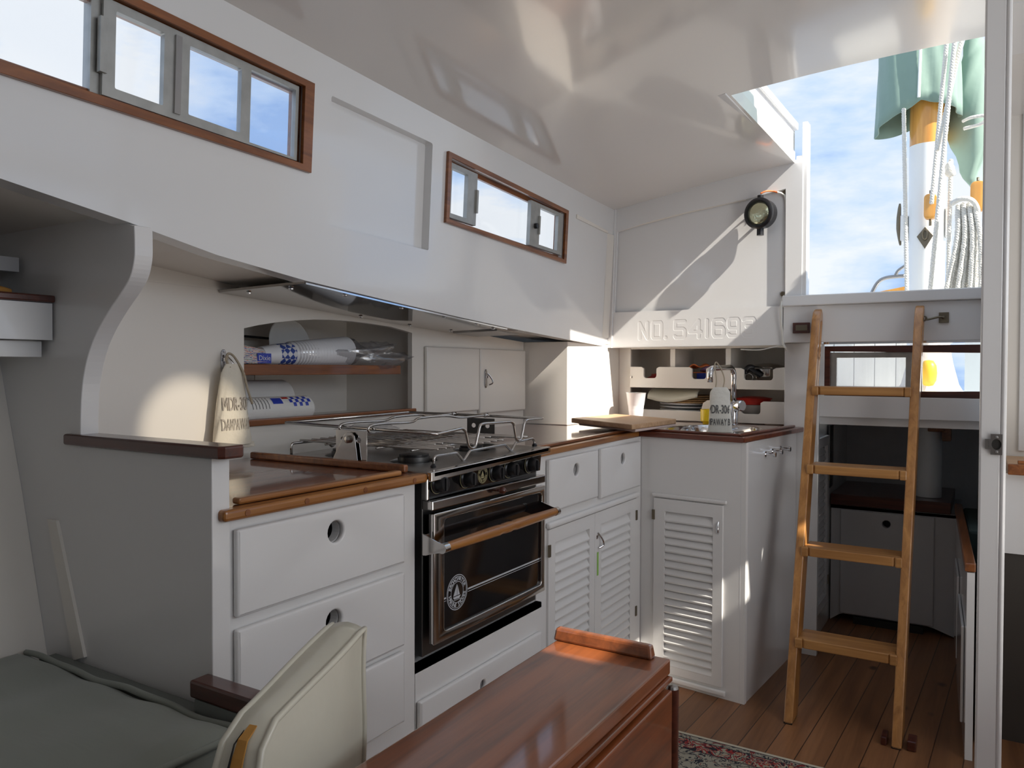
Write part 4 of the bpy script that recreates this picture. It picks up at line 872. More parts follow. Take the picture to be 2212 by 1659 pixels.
# ================================================================ SPOT LAMP AND CABLE
LY=3.175; q=P(1641,461,'y',LY); lc=Vector((q.x,LY,q.z)); ldir=Vector((-.25,-1,-.02)).normalized()
lp=thing('spot_lamp','round black spot lamp with a mirrored lens high on the aft bulkhead','lamp')
MB().lathe([(0,-.044),(.050,-.044),(.058,-.034),(.060,.002),(.062,.004),(.062,.012),(.056,.017),(.050,.018),(.047,.010)],lc,ldir,36).build('housing',BLK,lp,smooth=True)
MB().lathe([(.0475,.008),(.044,.012),(.03,.018),(.0,.021)],lc,ldir,30).build('lens',LAMPG,lp,smooth=True)
MB().lathe([(.012,-.012),(.012,.014)],lc+Vector((0,.01,.060)),(0,0,1),14).build('mounting_stub',BLK,lp,smooth=True); MB().lathe([(.014,-.030),(.014,.0)],lc+Vector((0.0,.012,-.056)),(0,0,1),14).build('mounting_stub',BLK,lp,smooth=True); MB().lathe([(.006,0),(.006,.03)],lc-ldir*.04,(0.1,1,0),10).build('mounting_pin',BLK,lp,smooth=True)
def bp(px,py,d=.006): q=P(px,py,'y',YB-d); return q
cbl=thing('lamp_cable','white cable from the spot lamp down the bulkhead stile to the rack','cable')
MB().tube(smooth_path([bp(1643,418,.06),bp(1655,413,.05),bp(1668,413,.02),bp(1680,416,.02)],6),.0035,8).build('bare_wires',ORG,cbl,smooth='all')
MB().tube(smooth_path([bp(1678,415,.02),bp(1690,419,.008),bp(1697,432,.006),bp(1699,500),bp(1697,570),bp(1698,634),bp(1693,640),bp(1687,660,.034),bp(1687,690,.034),bp(1690,720,.03),bp(1692,742,.03),bp(1697,752,.03)],6),.0042,8).build('sheath',WIREW,cbl,smooth='all')
for px,py in ((1696,416),(1691,635)): MB().lathe([(.010,0),(.010,.004),(.004,.005),(.004,.002)],bp(px,py,.001),(0,-1,0),12).build('clip',BRNZ,cbl)
tag(MB().tube(smooth_path([bp(1692,746,.02),bp(1670,750,.02),bp(1640,756,.025),bp(1600,755,.02)],5),.0022,6).tube([bp(1692,746,.02),bp(1699,757,.02)],.0022,6).build('loose_twine',WIREW,smooth='all'),'loose white twine tied at the beam above the saucepan','twine')
# ================================================================ LADDER
ld=thing('ladder','varnished wooden companionway ladder with four treads','ladder')
SL=.41
def LF(x): 
    return lambda a,b,c: Vector((x+c,2.59+SL*b+a,b))
def rail_outline():
    D=.082; H=1.385
    o=[(0,.004),(D,.004),(D,H-.05),(D-.01,H-.015),(D-.035,H),(.045,H),(.02,H-.012),(.004,H-.045),(0,H-.09)]; s=[]
    c=(.045,1.27)
    for i in range(9): a=pi*i/8; s.append((c[0]+.013*math.cos(a),c[1]+.055+.013*math.sin(a)))
    for i in range(9): a=pi+pi*i/8; s.append((c[0]+.013*math.cos(a),c[1]-.055+.013*math.sin(a)))
    return [o,s]
for xa,xb,nm in ((-.548,-.521,0),(-.232,-.205,1)):
    t=xb-xa+.002
    r=MB().plate(rail_outline(),t,lambda a,b,c:Vector((xa+c-(.026*(b/1.3) if nm==0 else -.008*(b/1.3))*(1 if True else 0),2.59+SL*b+a,b)),0,.005,3)
    r.build('rail',LADW,ld,smooth=True)
for zt_,xo in ((1.088,-.545),(.810,-.541),(.538,-.534),(.256,-.528)):
    xl=-.521-.026*zt_/1.3+.001; y0=2.59+SL*zt_-.014; xr_=-.232+.008*zt_/1.3-.001
    m_=MB().plate([[(xl,y0+.012),(xl+.010,y0+.012),(xl+.022,y0),(xr_-.022,y0),(xr_-.010,y0+.012),(xr_,y0+.012),(xr_,y0+.115),(xl,y0+.115)]],.031,lambda a,b,c:Vector((a,b,zt_-.031+c)))
    tr=m_.build('tread',LADX,ld,bev=.003)
    for xk in ((xl-.012,xl+.020),(xr_-.020,xr_+.010)): MB().box(xk[0]+.004,xk[1]-.004,y0-.003,y0+.012,zt_-.033,zt_+.0005).build('end_block',LADX,tr,bev=.004)
for xc_ in (-.534,-.2185): MB().box(xc_-.013,xc_+.013,2.592,2.67,0.0,.006).build('rubber_foot',BLK,ld)
tag(MB().box(-.19,-.165,2.60,2.66,0,.03).box(-.262,-.245,2.60,2.66,0,.025).build('floor_cleat',TRIMD,bev=.003),'dark wooden floor cleat beside the right foot of the ladder','cleat')
q=bp(1733,708,.014)
bk=thing('ladder_bracket','small brown wooden block with bronze plate beside the left ladder rail','bracket')
MB().box(q.x-.034,q.x+.03,YB-.028,YB-.0125,q.z-.022,q.z+.020).build('block',TRIMD,bk,bev=.002); MB().box(q.x-.022,q.x+.022,YB-.031,YB-.028,q.z-.012,q.z+.010).build('plate',BRNZ,bk,bev=.001)
hk=thing('hook_and_eye','bronze hook and eye catch right of the ladder top','hook')
q=bp(2039,686,.014); MB().box(q.x-.016,q.x+.016,YB-.020,YB-.0125,q.z-.019,q.z+.019).build('plate',BRNZ,hk,bev=.001)
e_=P(1992,688,'y',3.19); MB().tube(smooth_path([(q.x,YB-.022,q.z),(q.x-.015,YB-.03,q.z+.002),(q.x-.05,3.20,e_.z-.003),(e_.x+.012,3.195,e_.z-.001)],6),[.007]*3+[.004]*16,8).tube([(e_.x+.006+.008*math.cos(a),3.193,e_.z+.008*math.sin(a)) for a in [2*pi*i/14 for i in range(14)]],.0028,6,closed=True).build('hook',BRNZ,hk,smooth='all')
# ================================================================ AFT CABIN
ac=thing('aft_cabinet','low white cabinet with a finger-hole door in the dark aft cabin','cabinet')
FA=FX(3.80)
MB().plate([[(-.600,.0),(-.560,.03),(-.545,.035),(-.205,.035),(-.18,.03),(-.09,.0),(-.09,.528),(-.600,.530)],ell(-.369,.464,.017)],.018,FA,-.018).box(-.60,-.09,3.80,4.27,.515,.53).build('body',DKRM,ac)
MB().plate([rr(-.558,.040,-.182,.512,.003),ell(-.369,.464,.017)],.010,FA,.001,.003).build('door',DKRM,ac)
MB().box(-.603,-.12,3.79,4.275,.532,.582).build('top',TRIMD,ac,bev=.003)
tag(MB().box(-.50,-.22,3.785,3.82,.0,.03).build('toe_slot_shade',VOID),'painted shade of the toe slot under the aft cabinet door','strip')  # near-black slab painted as the shade in the toe slot
tag(MB().lathe([(.052,.584),(.052,.93)],(-.213,3.93,0),(0,0,1),28).build('mast_post',MASTW,smooth=True),'white round mast post standing on the dark aft cabinet top','post')
tag(MB().box(-.16,-.125,3.85,3.90,.84,.90).box(-.215,-.15,3.84,3.88,.88,.905).build('wooden_peg',TRIM,bev=.004),'small wooden peg at the head of the mast post','peg')
# louvred locker door on the passage side
FP=Fr((-.604,0,0),(0,1,0),(1,0,0))
pd=thing('passage_locker_door','dim white louvred locker door on the left of the aft passage','door')
MB().plate([[(3.31,.12),(3.66,.12),(3.66,.86),(3.31,.86)],[(3.35,.16),(3.62,.16),(3.62,.82),(3.35,.82)]],.014,FP,.002).build('frame',DKRM,pd)
lvx=louver(FP,3.35,3.62,.16,.82,pd,.028); lvx.data.materials[0]=DKRM
for vv in (.68,.22): MB().box(3.648,3.662,vv-.02,vv+.02,.014,.020,FP).build('hinge',BRNZ,pd)
tag(MB().box(-.603,-.590,3.69,3.78,.62,.90).build('breaker_panel',BLK,bev=.003),'black electrical panel in the left corner of the aft cabin','panel')
# quarter berth
qb=thing('quarter_berth','white berth front with a wooden cap along the right of the passage','berth')
bo=Vector((-.040,2.632,0)); bu=Vector((-.062,1.165,0)).normalized(); bn=Vector((-bu.y,bu.x,0))
FBE=Fr(bo,bu,bn)
MB().plate([[(.0,.0),(1.16,.0),(1.16,.555),(0,.555)]],.02,FBE,-.02).build('front',WHT,qb)
for u0,u1,v0,v1 in ((.12,.52,.06,.36),(.60,.92,.10,.40)): MB().plate([rr(u0,v0,u1,v1,.004)],.008,FBE,.001,.003).build('drawer',WHT,qb)
MB().box(0,1.165,.557,.582,-.022,.006,FBE).build('cap',TRIM,qb,bev=.003)
tag(MB().hexa([(-.047,3.25,.45),(-.076,3.79,.45),(1.1,3.79,.45),(1.1,3.25,.45)],[(-.047,3.25,.568),(-.076,3.79,.568),(1.1,3.79,.568),(1.1,3.25,.568)]).build('berth_mattress',DGRN,bev=.01),'dark teal mattress on the quarter berth','mattress')
tag(MB().box(-.022,.16,3.36,3.75,.569,.70).build('berth_bolster',mat('dark_olive',(.05,.055,.045),.9),bev=.02),'dark olive bolster at the right edge of the aft cabin','bolster')
# jamb hardware
kp=thing('strike_plate','worn steel strike plate on the door jamb','latch')
F6=FX(1.848)
def jp(px,py): q=P(px,py,'y',1.848); return (q.x,q.z)
a=jp(2140,937); b_=jp(2165,983); c=jp(2128,948); d=jp(2140,970)
MB().plate([[(a[0],b_[1]),(b_[0],b_[1]),(b_[0],a[1]),(a[0],a[1])],ell((a[0]+b_[0])/2,(a[1]+b_[1])/2,.0085,.011,16)],.0025,F6,.0005).plate([[(c[0],d[1]),(a[0],d[1]),(a[0],c[1]),(c[0],c[1])],[(c[0]+.005,d[1]+.005),(a[0]-.003,d[1]+.005),(a[0]-.003,c[1]-.005),(c[0]+.005,c[1]-.005)]],.0025,F6,.0005).build('plate',STLB,kp)
for zz_ in (a[1]-.006,b_[1]+.006): MB().lathe([(.003,0),(.002,.002),(0,.002)],F6((a[0]+b_[0])/2,zz_,.003),(0,-1,0),10).build('screw',CHRM,kp)
MB().plate([ell((a[0]+b_[0])/2,(a[1]+b_[1])/2,.0085,.011,16)],.001,F6,.0002).build('pocket',VOID,kp)
q=P(2205,215,'y',3.09)
lt=thing('door_fitting','chrome and black fitting high on the wall at the right edge','fitting')
MB().box(q.x-.022,q.x+.004,3.06,3.099,q.z-.045,q.z+.045).build('plate',CHRM,lt,bev=.006); MB().lathe([(.014,0),(.016,.02),(.01,.03),(0,.03)],(q.x+.012,3.065,q.z),(0,-1,0),16).build('knob',BLK,lt,smooth=True)
cr_=thing('side_counter','red-edged wooden counter in the compartment at the right edge','countertop')
MB().box(.060,.6,2.802,3.09,.835,.862).build('top',BOARD,cr_); MB().box(.060,.6,2.790,2.802,.832,.865).build('edge',TRIM,cr_,bev=.003); MB().box(.085,.6,2.80,2.815,.865,.876).build('fiddle',TRIM,cr_,bev=.002)
MB().box(.045,.6,2.83,3.08,.585,.832).build('body',WHT,cr_); MB().box(.045,.6,2.84,3.08,.0,.584).build('lower_panel',mat('brown_recess_shade',(.045,.038,.032),.5),cr_)  # lower front is a dark recess, its shade put into the brown
# ================================================================ SETTEE, SHELF, CUSHIONS
se=thing('settee','grey-green settee box along the hull in front of the divider','settee')
MB().hexa([(-1.30,-1.0,.03),(-.94,-1.0,.03),(-.94,.806,.03),(-1.30,.806,.03)],[(-1.515,-1.0,.548),(-.94,-1.0,.548),(-.94,.806,.548),(-1.515,.806,.548)]).box(-1.52,-.945,.775,.806,.549,.600).box(-1.06,-.945,.775,.806,.60,.627).box(-.94,-.66,-.6,.9,.0,.376).build('box',mat('settee_paint',(.20,.215,.20),.7),se)
tag(MB().box(-1.07,-.925,.772,.808,.628,.656).build('settee_end_rail',TRIMD,bev=.004),'short dark mahogany rail at the end of the settee','rail')
cs=thing('settee_cushion','sage green fabric seat cushion with piped edge, lower left','cushion')
zc_=.622
def ctop(u,v):
    x=-1.545+u*.612; y=-.9+v*1.665
    e=min(u,1-u,v*2.5,(1-v)*2.5); h=min(1,e/.06); 
    return (x,y,zc_-.018*(1-h)**2+.004*math.sin(9*x+14*y)+.003*math.sin(23*y-6*x)+.0025*math.sin(40*x+3*y))
MB().grid(40,70,ctop).build('top_panel',GREY,cs,smooth='all')
MB().hexa([(-1.525,-.9,.55),(-.940,-.9,.55),(-.940,.755,.55),(-1.525,.755,.55)],[(-1.54,-.9,.600),(-.940,-.9,.600),(-.940,.755,.600),(-1.54,.755,.600)]).build('boxing',GREY,cs,bev=.006)
MB().tube([(-1.543+.606*i/40,.763+.002*math.sin(i*.7),.611+.003*math.sin(i*.33)) for i in range(40)]+[(-.935,.75-1.6*i/40,.609+.003*math.sin(i*.6)) for i in range(0,41)],.0055,8).build('piping',GREY,cs,smooth='all')
# cream boat cushion standing between settee and table
cc=thing('throw_cushion','cream vinyl boat cushion with piped edges standing beside the table','cushion')
B0=Vector((-.700,.770,.806)); C0=P(600,1540,'z',.770)
uu=(C0-B0); uu.z=0; Lc=uu.length; uu.normalize(); nn=Vector((-uu.y,uu.x,0)); 
if nn.x<0: nn=-nn
T_=.050
def cshape(grow=0):
    Lt=Lc
    return [(0-grow,0+grow),(Lt*.33,-.002+grow),(Lt*.66,-.004+grow),(Lt,-.008+grow),(Lt+.028+grow,-.030),(Lt+.075+grow,-.12),(Lt+.14+grow,-.30),(Lt+.16,-.425-grow),(.03,-.425-grow),(.0-grow,-.40),(-.002-grow,-.2)]
def CC(a,b,c): 
    wob=.006*math.sin(a*26+b*9)+.004*math.sin(b*34-a*11)
    bulge=.012*max(0,math.sin(max(0,min(1,(a+.0)/(Lc+.1)))*pi))*max(0,math.sin(max(0,min(1,-b/.42))*pi))
    s=1 if c>-T_/2 else -1
    return Vector((B0.x,B0.y,B0.z))+uu*a+Vector((0,0,b-(B0.z-C0.z)*min(1,a/Lc)*(1+b/.42)))+nn*(c+s*(bulge+wob*.35))
fp_=cshape(); n_=len(fp_)
def fill(c):
    # triangulated grid over the outline: map unit square onto left/right edges
    def fn(u,v):
        b=-.001-.42*v
        aL=0.0; k=-b
        aR=Lc-.0+(.028*min(1,k/.03))+(.130*min(1,max(0,(k-.03)/.39)))
        return CC(aL+(aR-aL)*u,b-(.008*u if v<.05 else 0),c)
    return fn
mb=MB(); mb.grid(22,22,fill(0)); mb.build('front_panel',VINYL,cc,smooth='all')
mb=MB(); mb.grid(22,22,fill(-T_)); mb.build('back_panel',VINYL,cc,smooth='all')
def edge_pts(c):
    f=fill(c); return [Vector(f(0,1-i/14)) for i in range(15)]+[Vector(f(i/14,0)) for i in range(1,15)]+[Vector(f(1,i/14)) for i in range(1,15)]
ef,eb=edge_pts(0),edge_pts(-T_)
mb=MB(); n_=len(ef); mb.grid(n_-1,4,lambda u,v:ef[round(u*(n_-1))].lerp(eb[round(u*(n_-1))],v)+(Vector((0,0,.006))*math.sin(pi*v))); mb.build('boxing',VINYL,cc,smooth='all')
for e_ in (ef,eb): MB().tube(e_,.0042,8).build('piping',VINYL,cc,smooth='all')
k0=31; zf=MB(); 
def sl_(t,v): return Vector(fill(0)(1,t)).lerp(Vector(fill(-T_)(1,t)),v)+uu*.004+Vector((0,0,.004))
zf.grid(14,2,lambda u,v:sl_(.02+u*.6,.34+.30*v*math.sin(pi*min(1,.12+u*.88))**.4)); zf.build('foam_slit',FOAM,cc,solid=.002)
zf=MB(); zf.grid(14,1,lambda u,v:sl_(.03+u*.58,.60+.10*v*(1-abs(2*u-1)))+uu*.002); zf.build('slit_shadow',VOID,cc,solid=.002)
# book shelf at upper left
bs=thing('book_shelf','white-fronted shelf with a dark wooden edge above the settee','shelf')
MB().box(-1.545,-1.522,-1.0,.806,1.202,1.272).box(-1.79,-1.545,-1.0,.806,1.202,1.215).box(-1.60,-1.55,-1.0,.800,1.17,1.2).build('fascia',WHT,bs)
MB().box(-1.556,-1.514,-1.0,.808,1.273,1.287).build('edge_trim',TRIMD,bs,bev=.003)
us=thing('upper_shelf','narrow grey ledge above the book shelf in the dark corner','shelf')
MB().box(-1.80,-1.63,-1.0,.80,1.352,1.366).box(-1.66,-1.63,-1.0,.80,1.338,1.352).build('board',DKRM,us)
tag(MB().tube(smooth_path([(-1.60,.35,1.315),(-1.58,.55,1.318),(-1.575,.66,1.305),(-1.57,.755,1.292)],6),[.014]*12+[.012,.011,.010,.009,.008,.007,.006],8).build('foam_strip',FOAM,smooth='all'),'curved yellow foam strip lying on the book shelf','foam')
for i,(y0,y1,h,lab) in enumerate(((.10,.30,.03,'black book lying on the upper ledge, top left'),(.36,.60,.07,'dark box standing on the upper ledge near the divider'))):
    tag(MB().box(-1.76,-1.65,y0,y1,1.3665,1.3665+h*.9).build(['book','box'][i],BLK if i else VOID,bev=.003),lab,['book','box'][i])
tag(MB().box(-1.74,-1.62,.42,.72,1.216,1.330).build('storage_box',mat('grey_green_box',(.12,.13,.12),.7),bev=.004),'grey-green box on the book shelf under the ledge','box')
# ================================================================ TABLE
tb=thing('folding_table','varnished drop-leaf table with raised end rail, lower centre','table')
TZ=.70
pa=P(1213,1377,'z',TZ); pb=P(1468,1405,'z',TZ); pc_=P(740,1659,'z',TZ)
TL=-.603; TR=pb.x; TY=1.150
MB().box(TL,TR,.10,TY,TZ-.024,TZ).build('top',TABL,tb,bev=.003)
MB().hexa([(TL-.004,TY-.026,TZ),(TR-.022,TY-.026,TZ),(TR-.022,TY-.004,TZ),(TL-.004,TY-.004,TZ)],[(TL-.002,TY-.021,TZ+.020),(TR-.026,TY-.021,TZ+.020),(TR-.026,TY-.005,TZ+.020),(TL-.002,TY-.005,TZ+.020)]).build('end_rail',TABL,tb,bev=.004)
MB().box(TL+.01,TR+.006,.10,TY-.006,TZ-.032,TZ-.0245).box(TL+.02,TR-.006,.10,TY-.02,.12,TZ-.032).build('carcass',TABD,tb,bev=.002)
MB().box(TR+.0,TR+.014,.10,TY-.030,.22,TZ-.036).build('drop_leaf',TABD,tb,bev=.002)
MB().tube([(TR+.008,TY-.013,.02),(TR+.008,TY-.013,TZ-.040)],.010,10).build('corner_post',TRIMD,tb,smooth=True); MB().lathe([(.0095,0),(.008,.004),(0,.005)],(TR+.008,TY-.013,TZ-.040),(0,0,1),12).build('post_cap',STLB,tb)
MB().box(TL+.03,TR-.01,.12,TY-.03,0,.12).build('foot',TABD,tb)
# rug
def rugmat():
    m,t,b_=newmat('persian_rug'); nd=t.nodes.new; lk_=t.links.new
    c=nd('ShaderNodeTexCoord'); sp_=nd('ShaderNodeSeparateXYZ'); lk_(c.outputs['Object'],sp_.inputs[0])
    v1=nd('ShaderNodeTexVoronoi'); v1.inputs['Scale'].default_value=26; lk_(c.outputs['Object'],v1.inputs['Vector'])
    n1=nd('ShaderNodeTexNoise'); n1.inputs['Scale'].default_value=34; n1.inputs['Detail'].default_value=2.5; n1.inputs['Distortion'].default_value=1.5; lk_(c.outputs['Object'],n1.inputs['Vector'])
    r=nd('ShaderNodeValToRGB'); r.color_ramp.interpolation='CONSTANT'; e_=r.color_ramp.elements
    e_[0].position=0; e_[0].color=(.01,.012,.02,1); e_[1].position=.44; e_[1].color=(.30,.02,.02,1)
    for p_,cc_ in ((.50,(.36,.33,.24)),(.56,(.015,.015,.03)),(.60,(.33,.03,.03)),(.66,(.45,.28,.14))): q_=e_.new(p_); q_.color=(*cc_,1)
    lk_(n1.outputs[0],r.inputs[0])
    r2=nd('ShaderNodeValToRGB'); r2.color_ramp.interpolation='CONSTANT'; e2=r2.color_ramp.elements; e2[0].position=0; e2[0].color=(.34,.31,.24,1); e2[1].position=.5; e2[1].color=(.02,.02,.03,1)
    for p_,cc_ in ((.56,(.36,.33,.25)),(.62,(.20,.02,.02))): q_=e2.new(p_); q_.color=(*cc_,1)
    lk_(n1.outputs[0],r2.inputs[0])
    # bands by distance from the far edge
    sb=nd('ShaderNodeMath'); sb.operation='SUBTRACT'; sb.inputs[0].default_value=2.345; lk_(sp_.outputs[1],sb.inputs[1])
    def band(a,b,col,prev):
        g=nd('ShaderNodeMath'); g.operation='GREATER_THAN'; lk_(sb.outputs[0],g.inputs[0]); g.inputs[1].default_value=a
        l=nd('ShaderNodeMath'); l.operation='LESS_THAN'; lk_(sb.outputs[0],l.inputs[0]); l.inputs[1].default_value=b
        m_=nd('ShaderNodeMath'); m_.operation='MULTIPLY'; lk_(g.outputs[0],m_.inputs[0]); lk_(l.outputs[0],m_.inputs[1])
        x=nd('ShaderNodeMix'); x.data_type='RGBA'; lk_(m_.outputs[0],x.inputs[0]); lk_(prev,x.inputs[6])
        if isinstance(col,tuple): x.inputs[7].default_value=(*col,1)
        else: lk_(col,x.inputs[7])
        return x.outputs[2]
    o=r.outputs[0]; o=band(-1,.014,(.55,.50,.38),o); o=band(.014,.018,(.01,.01,.02),o); o=band(.018,.036,r2.outputs[0],o); o=band(.036,.040,(.01,.01,.02),o); o=band(.10,.104,(.01,.01,.02),o); o=band(.104,.6,r2.outputs[0],o)
    lk_(o,b_.inputs['Base Color']); b_.inputs['Roughness'].default_value=.95; return m
tag(MB().box(-.82,.5,1.2,2.345,.0005,.010).build('rug',rugmat(),bev=.003),'red, navy and cream Persian pattern rug on the floor by the table','rug')
# ================================================================ OUTSIDE
MY=4.4
deck=MB().box(-.64,2.2,3.68,6.5,.968,1.0); tag(deck.build('after_deck',MASTW),'white painted after deck seen through the low aft window','deck')
ms=thing('mast','round mizzen mast, white below and varnished above, beyond the companionway','mast')
MB().lathe([(.083,1.0),(.083,2.266)],(-.262,MY,0),(0,0,1),36).build('white_section',MASTW,ms,smooth=True)
MB().lathe([(.0825,2.266),(.080,3.4)],(-.262,MY,0),(0,0,1),36).build('varnished_section',VARN,ms,smooth=True)
MB().box(-.38,-.345,MY-.03,MY+.01,1.80,1.93).build('side_pad',MASTW,ms,bev=.006); MB().box(-.18,-.160,MY-.04,MY+.01,1.80,1.95).build('side_pad',MASTW,ms,bev=.006)
ck=thing('mast_cleat','bronze horn cleat on the left side of the mast','cleat')
q=P(1944,440,'y',MY-.02); q2=P(1945,530,'y',MY-.02)
MB().tube(smooth_path([(q.x,MY-.02,q.z),(q.x-.004,MY-.02,(q.z*2+q2.z)/3),(q.x-.004,MY-.02,(q.z+2*q2.z)/3),(q2.x,MY-.02,q2.z)],5),[.004,.006,.008,.009,.010,.011,.011,.011,.011,.011,.010,.009,.008,.007,.006,.004],10).tube([(q.x,MY-.02,q.z-.07),(-.36,MY-.02,q.z-.07)],.006,8).tube([(q.x,MY-.02,q2.z+.07),(-.36,MY-.02,q2.z+.07)],.006,8).build('horns',BRNZ,ck,smooth='all')
pe=thing('pad_eye','diamond-shaped bronze pad eye on the white mast','fitting'); q=P(1998,512,'y',MY-.085)
Fm=FX(MY-.083)
MB().plate([[(q.x,q.z-.058),(q.x+.036,q.z+.004),(q.x,q.z+.05),(q.x-.036,q.z+.004)]],.005,Fm,0,.001).build('plate',BRNZ,pe)
MB().tube([(q.x-.0+.010*math.cos(a),MY-.10,q.z+.012+.024*math.sin(a)) for a in [2*pi*i/16 for i in range(16)]],.004,8,closed=True).build('ring',BRNZ,pe,smooth='all')
def block(name,lab,px,py,yv,h=.12,w=.055):
    q=P(px,py,'y',yv); t=thing(name,lab,'block')
    for s in (-1,1): MB().plate([rr(-w/2,-h/2,w/2,h/2,w*.35)],.013,Fr((q.x,yv+s*.014,q.z),(1,0,0),(0,-1,0)),-.006,.003).build('cheek',VARN,t,smooth=True)
    MB().lathe([(.02,-.008),(.02,.008)],(q.x,yv,q.z),(0,1,0),18).build('sheave',BRNZ,t,smooth=True)
    MB().tube([(q.x,yv,q.z-h/2-.03),(q.x,yv,q.z-h/2+.01)],.006,8).tube([(q.x,yv,q.z+h/2-.01),(q.x,yv,q.z+h/2+.02)],.006,8).build('shackle',BRNZ,t,smooth='all'); return t
block('wooden_block','varnished wooden pulley block hanging on the front of the mast',2010,447,MY-.14)
block('wooden_block','varnished pulley block under the green boom cover',2112,425,MY-.15,.14,.06)
def rp3(px,py,y): return P(px,py,'y',y)
def rope(lab,pts,r=.011,name='halyard',m=ROPE,grp=None):
    base=smooth_path(pts,10); mb=MB(); 
    for s in (0,2*pi/3,4*pi/3):
        o=[]; L_=0
        for i,p in enumerate(base):
            if i: L_+=(p-base[i-1]).length
            a=s+L_*2*pi/.085*(.011/r)*.6
            o.append(p+Vector((math.cos(a)*r*.45,0,0))+Vector((0,math.sin(a)*r*.45,0)))
        mb.tube(o,r*.62,6)
    o_=mb.build(name,m,smooth='all'); return tag(o_,lab,'rope',grp)
def dense(a,b,n=150): a=Vector(a); b=Vector(b); return [a.lerp(b,i/n) for i in range(n+1)]
def rope_l(lab,a,b,r=.010,grp=None,mid=None):
    pts=dense(a,b) if mid is None else dense(a,mid,75)+dense(mid,b,75)[1:]
    mb=MB(); base=pts
    for s in (0,2*pi/3,4*pi/3):
        o=[]; L_=0
        for i,p in enumerate(base):
            if i: L_+=(p-base[i-1]).length
            k_=s+L_*2*pi/.038; o.append(p+Vector((math.cos(k_)*r*.45,math.sin(k_)*r*.45,0)))
        mb.tube(o,r*.62,6)
    return tag(mb.build('halyard',ROPE,smooth='all'),lab,'rope',grp)
g_='halyards running down the mast'
rope_l('thin white rope hanging left of the mast beside the bronze cleat',rp3(1952,235,4.25),rp3(1959,640,4.25),.010,g_)
rope_l('white halyard leading into the wooden block on the mast',rp3(2045,90,4.2),rp3(2012,440,4.23),.010,g_)
rope_l('white halyard crossing the mast from top right to the sill, nearest the block',rp3(2062,90,4.16),rp3(2007,650,4.16),.011,g_,rp3(2038,330,4.16))
rope_l('white halyard ending at the knot beside the varnished band',rp3(2076,90,4.18),rp3(2025,325,4.18),.010,g_)
rope_l('white rope falling right of the mast behind the coil',rp3(2054,345,4.28),rp3(2047,650,4.28),.010,g_)
tag(blob(rp3(2052,365,4.25),.022,.022,.035,4,.6).build('rope_knot',ROPE,smooth='all'),'white rope knot right of the mast','knot')
coil=MB()
rnd=random.Random(3)
for i in range(13):
    xa=2062+i*4.2; t0=rp3(2070+i*3.0,436+abs(i-6)*1.2,4.12+.012*(i%4)); bt=rp3(xa-8+rnd.uniform(-3,3)+(i-6)*2.6,652+rnd.uniform(-4,10),4.10+.02*(i%4)); md_=rp3(2066+i*4.3,520,4.10+.014*(i%4))
    base=smooth_path([t0,t0.lerp(md_,.25)+Vector((.0,-.01,0)),md_,bt],32)
    for s in (0,2*pi/3,4*pi/3):
        o=[];L_=0
        for k_,p in enumerate(base):
            if k_: L_+=(p-base[k_-1]).length
            a=s+L_*2*pi/.034; o.append(p+Vector((math.cos(a)*.0055,math.sin(a)*.0055,0)))
        coil.tube(o,.0072,5)
coil.tube(smooth_path([rp3(2056,440,4.10),rp3(2075,430,4.08),rp3(2098,432,4.08),rp3(2110,448,4.10),rp3(2112,470,4.12)],6),.012,8)
tag(coil.build('rope_coil',ROPE,smooth='all'),'large hanging coil of white three-strand rope right of the mast','rope')
# sail cover
sc2=thing('sail_cover','sage green canvas sail cover laced round the mast and boom','cover')
cx,cy=-.285,MY
def skirt(u,v):
    a=-pi*.5+2*pi*u         # starts at the front
    left=max(0,-math.cos(a)); 
    front=max(0,-math.sin(a)); right=max(0,math.cos(a))
    zb_=2.43-.085*left+.03*front-.03*right; r=.13+.085*left+.02*math.sin(7*a)*.4+.03*right
    z=zb_+v*(3.3-zb_); r=r*(1-.1*v)+.006*math.sin(11*a+6*v)
    return (cx+r*math.cos(a),cy+r*math.sin(a)*.95,z)
MB().grid(64,16,skirt).build('mast_skirt',SAIL,sc2,solid=.004,smooth='all')
def boom(u,v):
    a=2*pi*u; L_=v
    ctr=Vector((-.075+.14*L_,MY+.05+1.3*L_,2.42+.05*L_)); rx=.115+.03*math.sin(6*L_+2*a); rz=.36
    zoff=rz*math.cos(a); w=rx*(.45+.55*max(0,min(1,(math.cos(a)+1)/1.2)))*(1 if math.cos(a)<.3 else 1.15-.5*math.cos(a))
    fold=.012*math.sin(9*a+8*L_)
    return ctr+Vector((math.sin(a)*(w+fold),0,zoff*(1 if zoff<0 else 1.1)))
mb=MB().grid(40,20,boom); mb.add([tuple(Vector(boom(i/40,0))) for i in range(40)],[tuple(range(40))]); mb.build('boom_bag',SAIL,sc2,smooth='all')
MB().tube([(cx-.010,MY-.150,2.47),(cx-.004,MY-.150,2.75),(cx,MY-.148,3.2)],.007,6).build('zip',MASTW,sc2)
tag(MB().tube(smooth_path([rp3(2080,262,4.25),rp3(2098,254,4.22),rp3(2125,250,4.22),rp3(2131,256,4.22),rp3(2118,268,4.22),rp3(2082,278,4.25)],6),.008,6).build('lashing',ROPE,smooth='all'),'white lashing line tied across the green sail cover','rope')
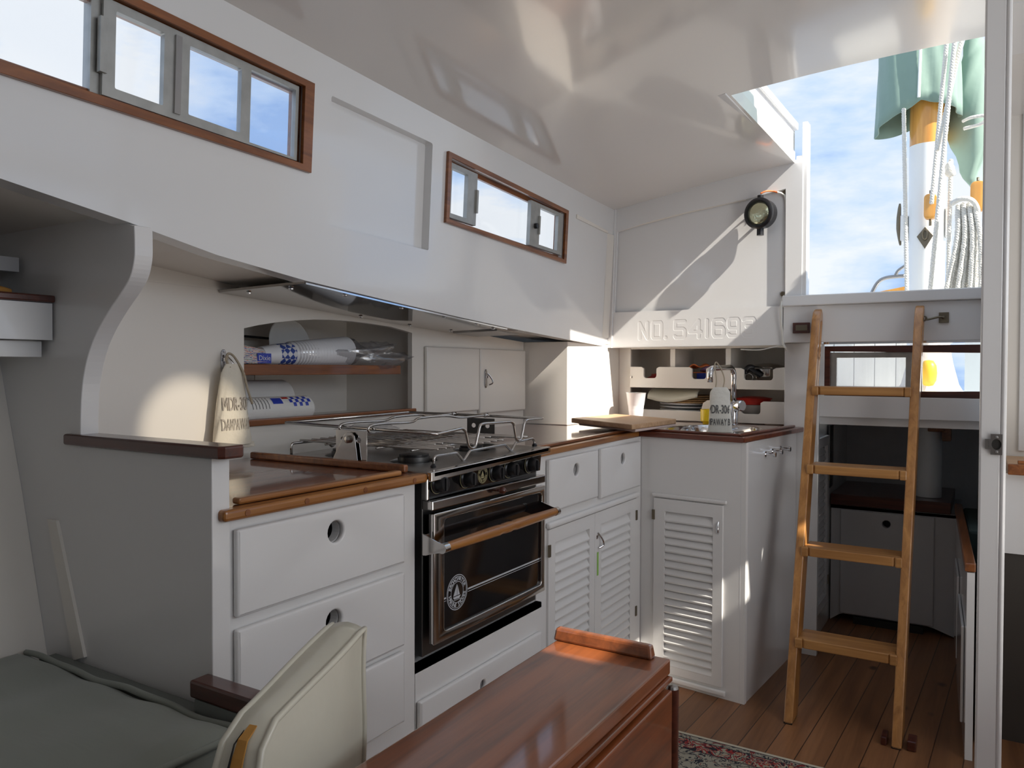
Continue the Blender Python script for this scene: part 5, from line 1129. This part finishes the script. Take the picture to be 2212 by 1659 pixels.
tag(MB().tube(smooth_path([rp3(1880,640,4.6),rp3(1895,612,4.6),rp3(1915,600,4.6),rp3(1955,596,4.6)],6),.010,8).tube(smooth_path([rp3(1932,600,4.6),rp3(1940,585,4.6),rp3(1957,573,4.6)],5),.008,8).build('stern_rail',STLB,smooth='all'),'grey tubular stern rail low in the companionway opening','rail')
a,b_,c,d=[rp3(*q,4.8) for q in ((1880,634),(1958,618),(1960,645),(1880,645))]
tag(MB().hexa([a,b_,c,d],[p+Vector((0,.3,0)) for p in (a,b_,c,d)]).build('varnished_hatch',VARN),'varnished orange wood edge showing above the companionway sill','hatch')
# seen through the low aft window
tag(MB().box(-1.2,-.30,4.9,4.94,1.0,1.36).build('cockpit_bulkhead',wood('seamed_boards',(.70,.70,.66),(.80,.80,.76),'z',.5,.1,planks=('x',.11))),'white seamed cockpit boards seen through the left aft window pane','panel')
tag(MB().box(-.10,.6,4.9,4.94,1.0,1.34).build('cockpit_locker',mat('blue_grey_board',(.42,.47,.50),.5)),'blue-grey cockpit locker front behind the right aft window','panel')
mbt=MB().lathe([(.17,1.0),(.125,1.08),(.10,1.18),(.086,1.26),(.086,1.30)],(-.235,MY-.12,0),(0,0,1),28)
tag(mbt.build('mast_boot',mat('boot_canvas',(.78,.72,.66),.85,bump=.3,bscale=20),smooth='all'),'cream canvas boot round the foot of the mast','boot')
q=P(2006,806,'y',4.12)
tag(MB().lathe([(0,-.062),(.020,-.058),(.033,-.035),(.036,0),(.033,.035),(.020,.058),(0,.062)],(q.x,4.12,q.z),(0,0,1),26).build('float',BUOY,smooth='all'),'yellow oval float hanging in the right aft window','float')
# ================================================================ base points of the parented things
bpy.context.view_layer.update()
for o in list(COL.objects):
    if o.type=='EMPTY' and o.parent is None:
        vs=[v.co for c in o.children_recursive if c.type=='MESH' for v in c.data.vertices]
        if not vs: continue
        lo=[min(v[i] for v in vs) for i in range(3)]; hi=[max(v[i] for v in vs) for i in range(3)]
        b=Vector(((lo[0]+hi[0])/2,(lo[1]+hi[1])/2,lo[2])); o.location=b
        for c in o.children: c.location=-b
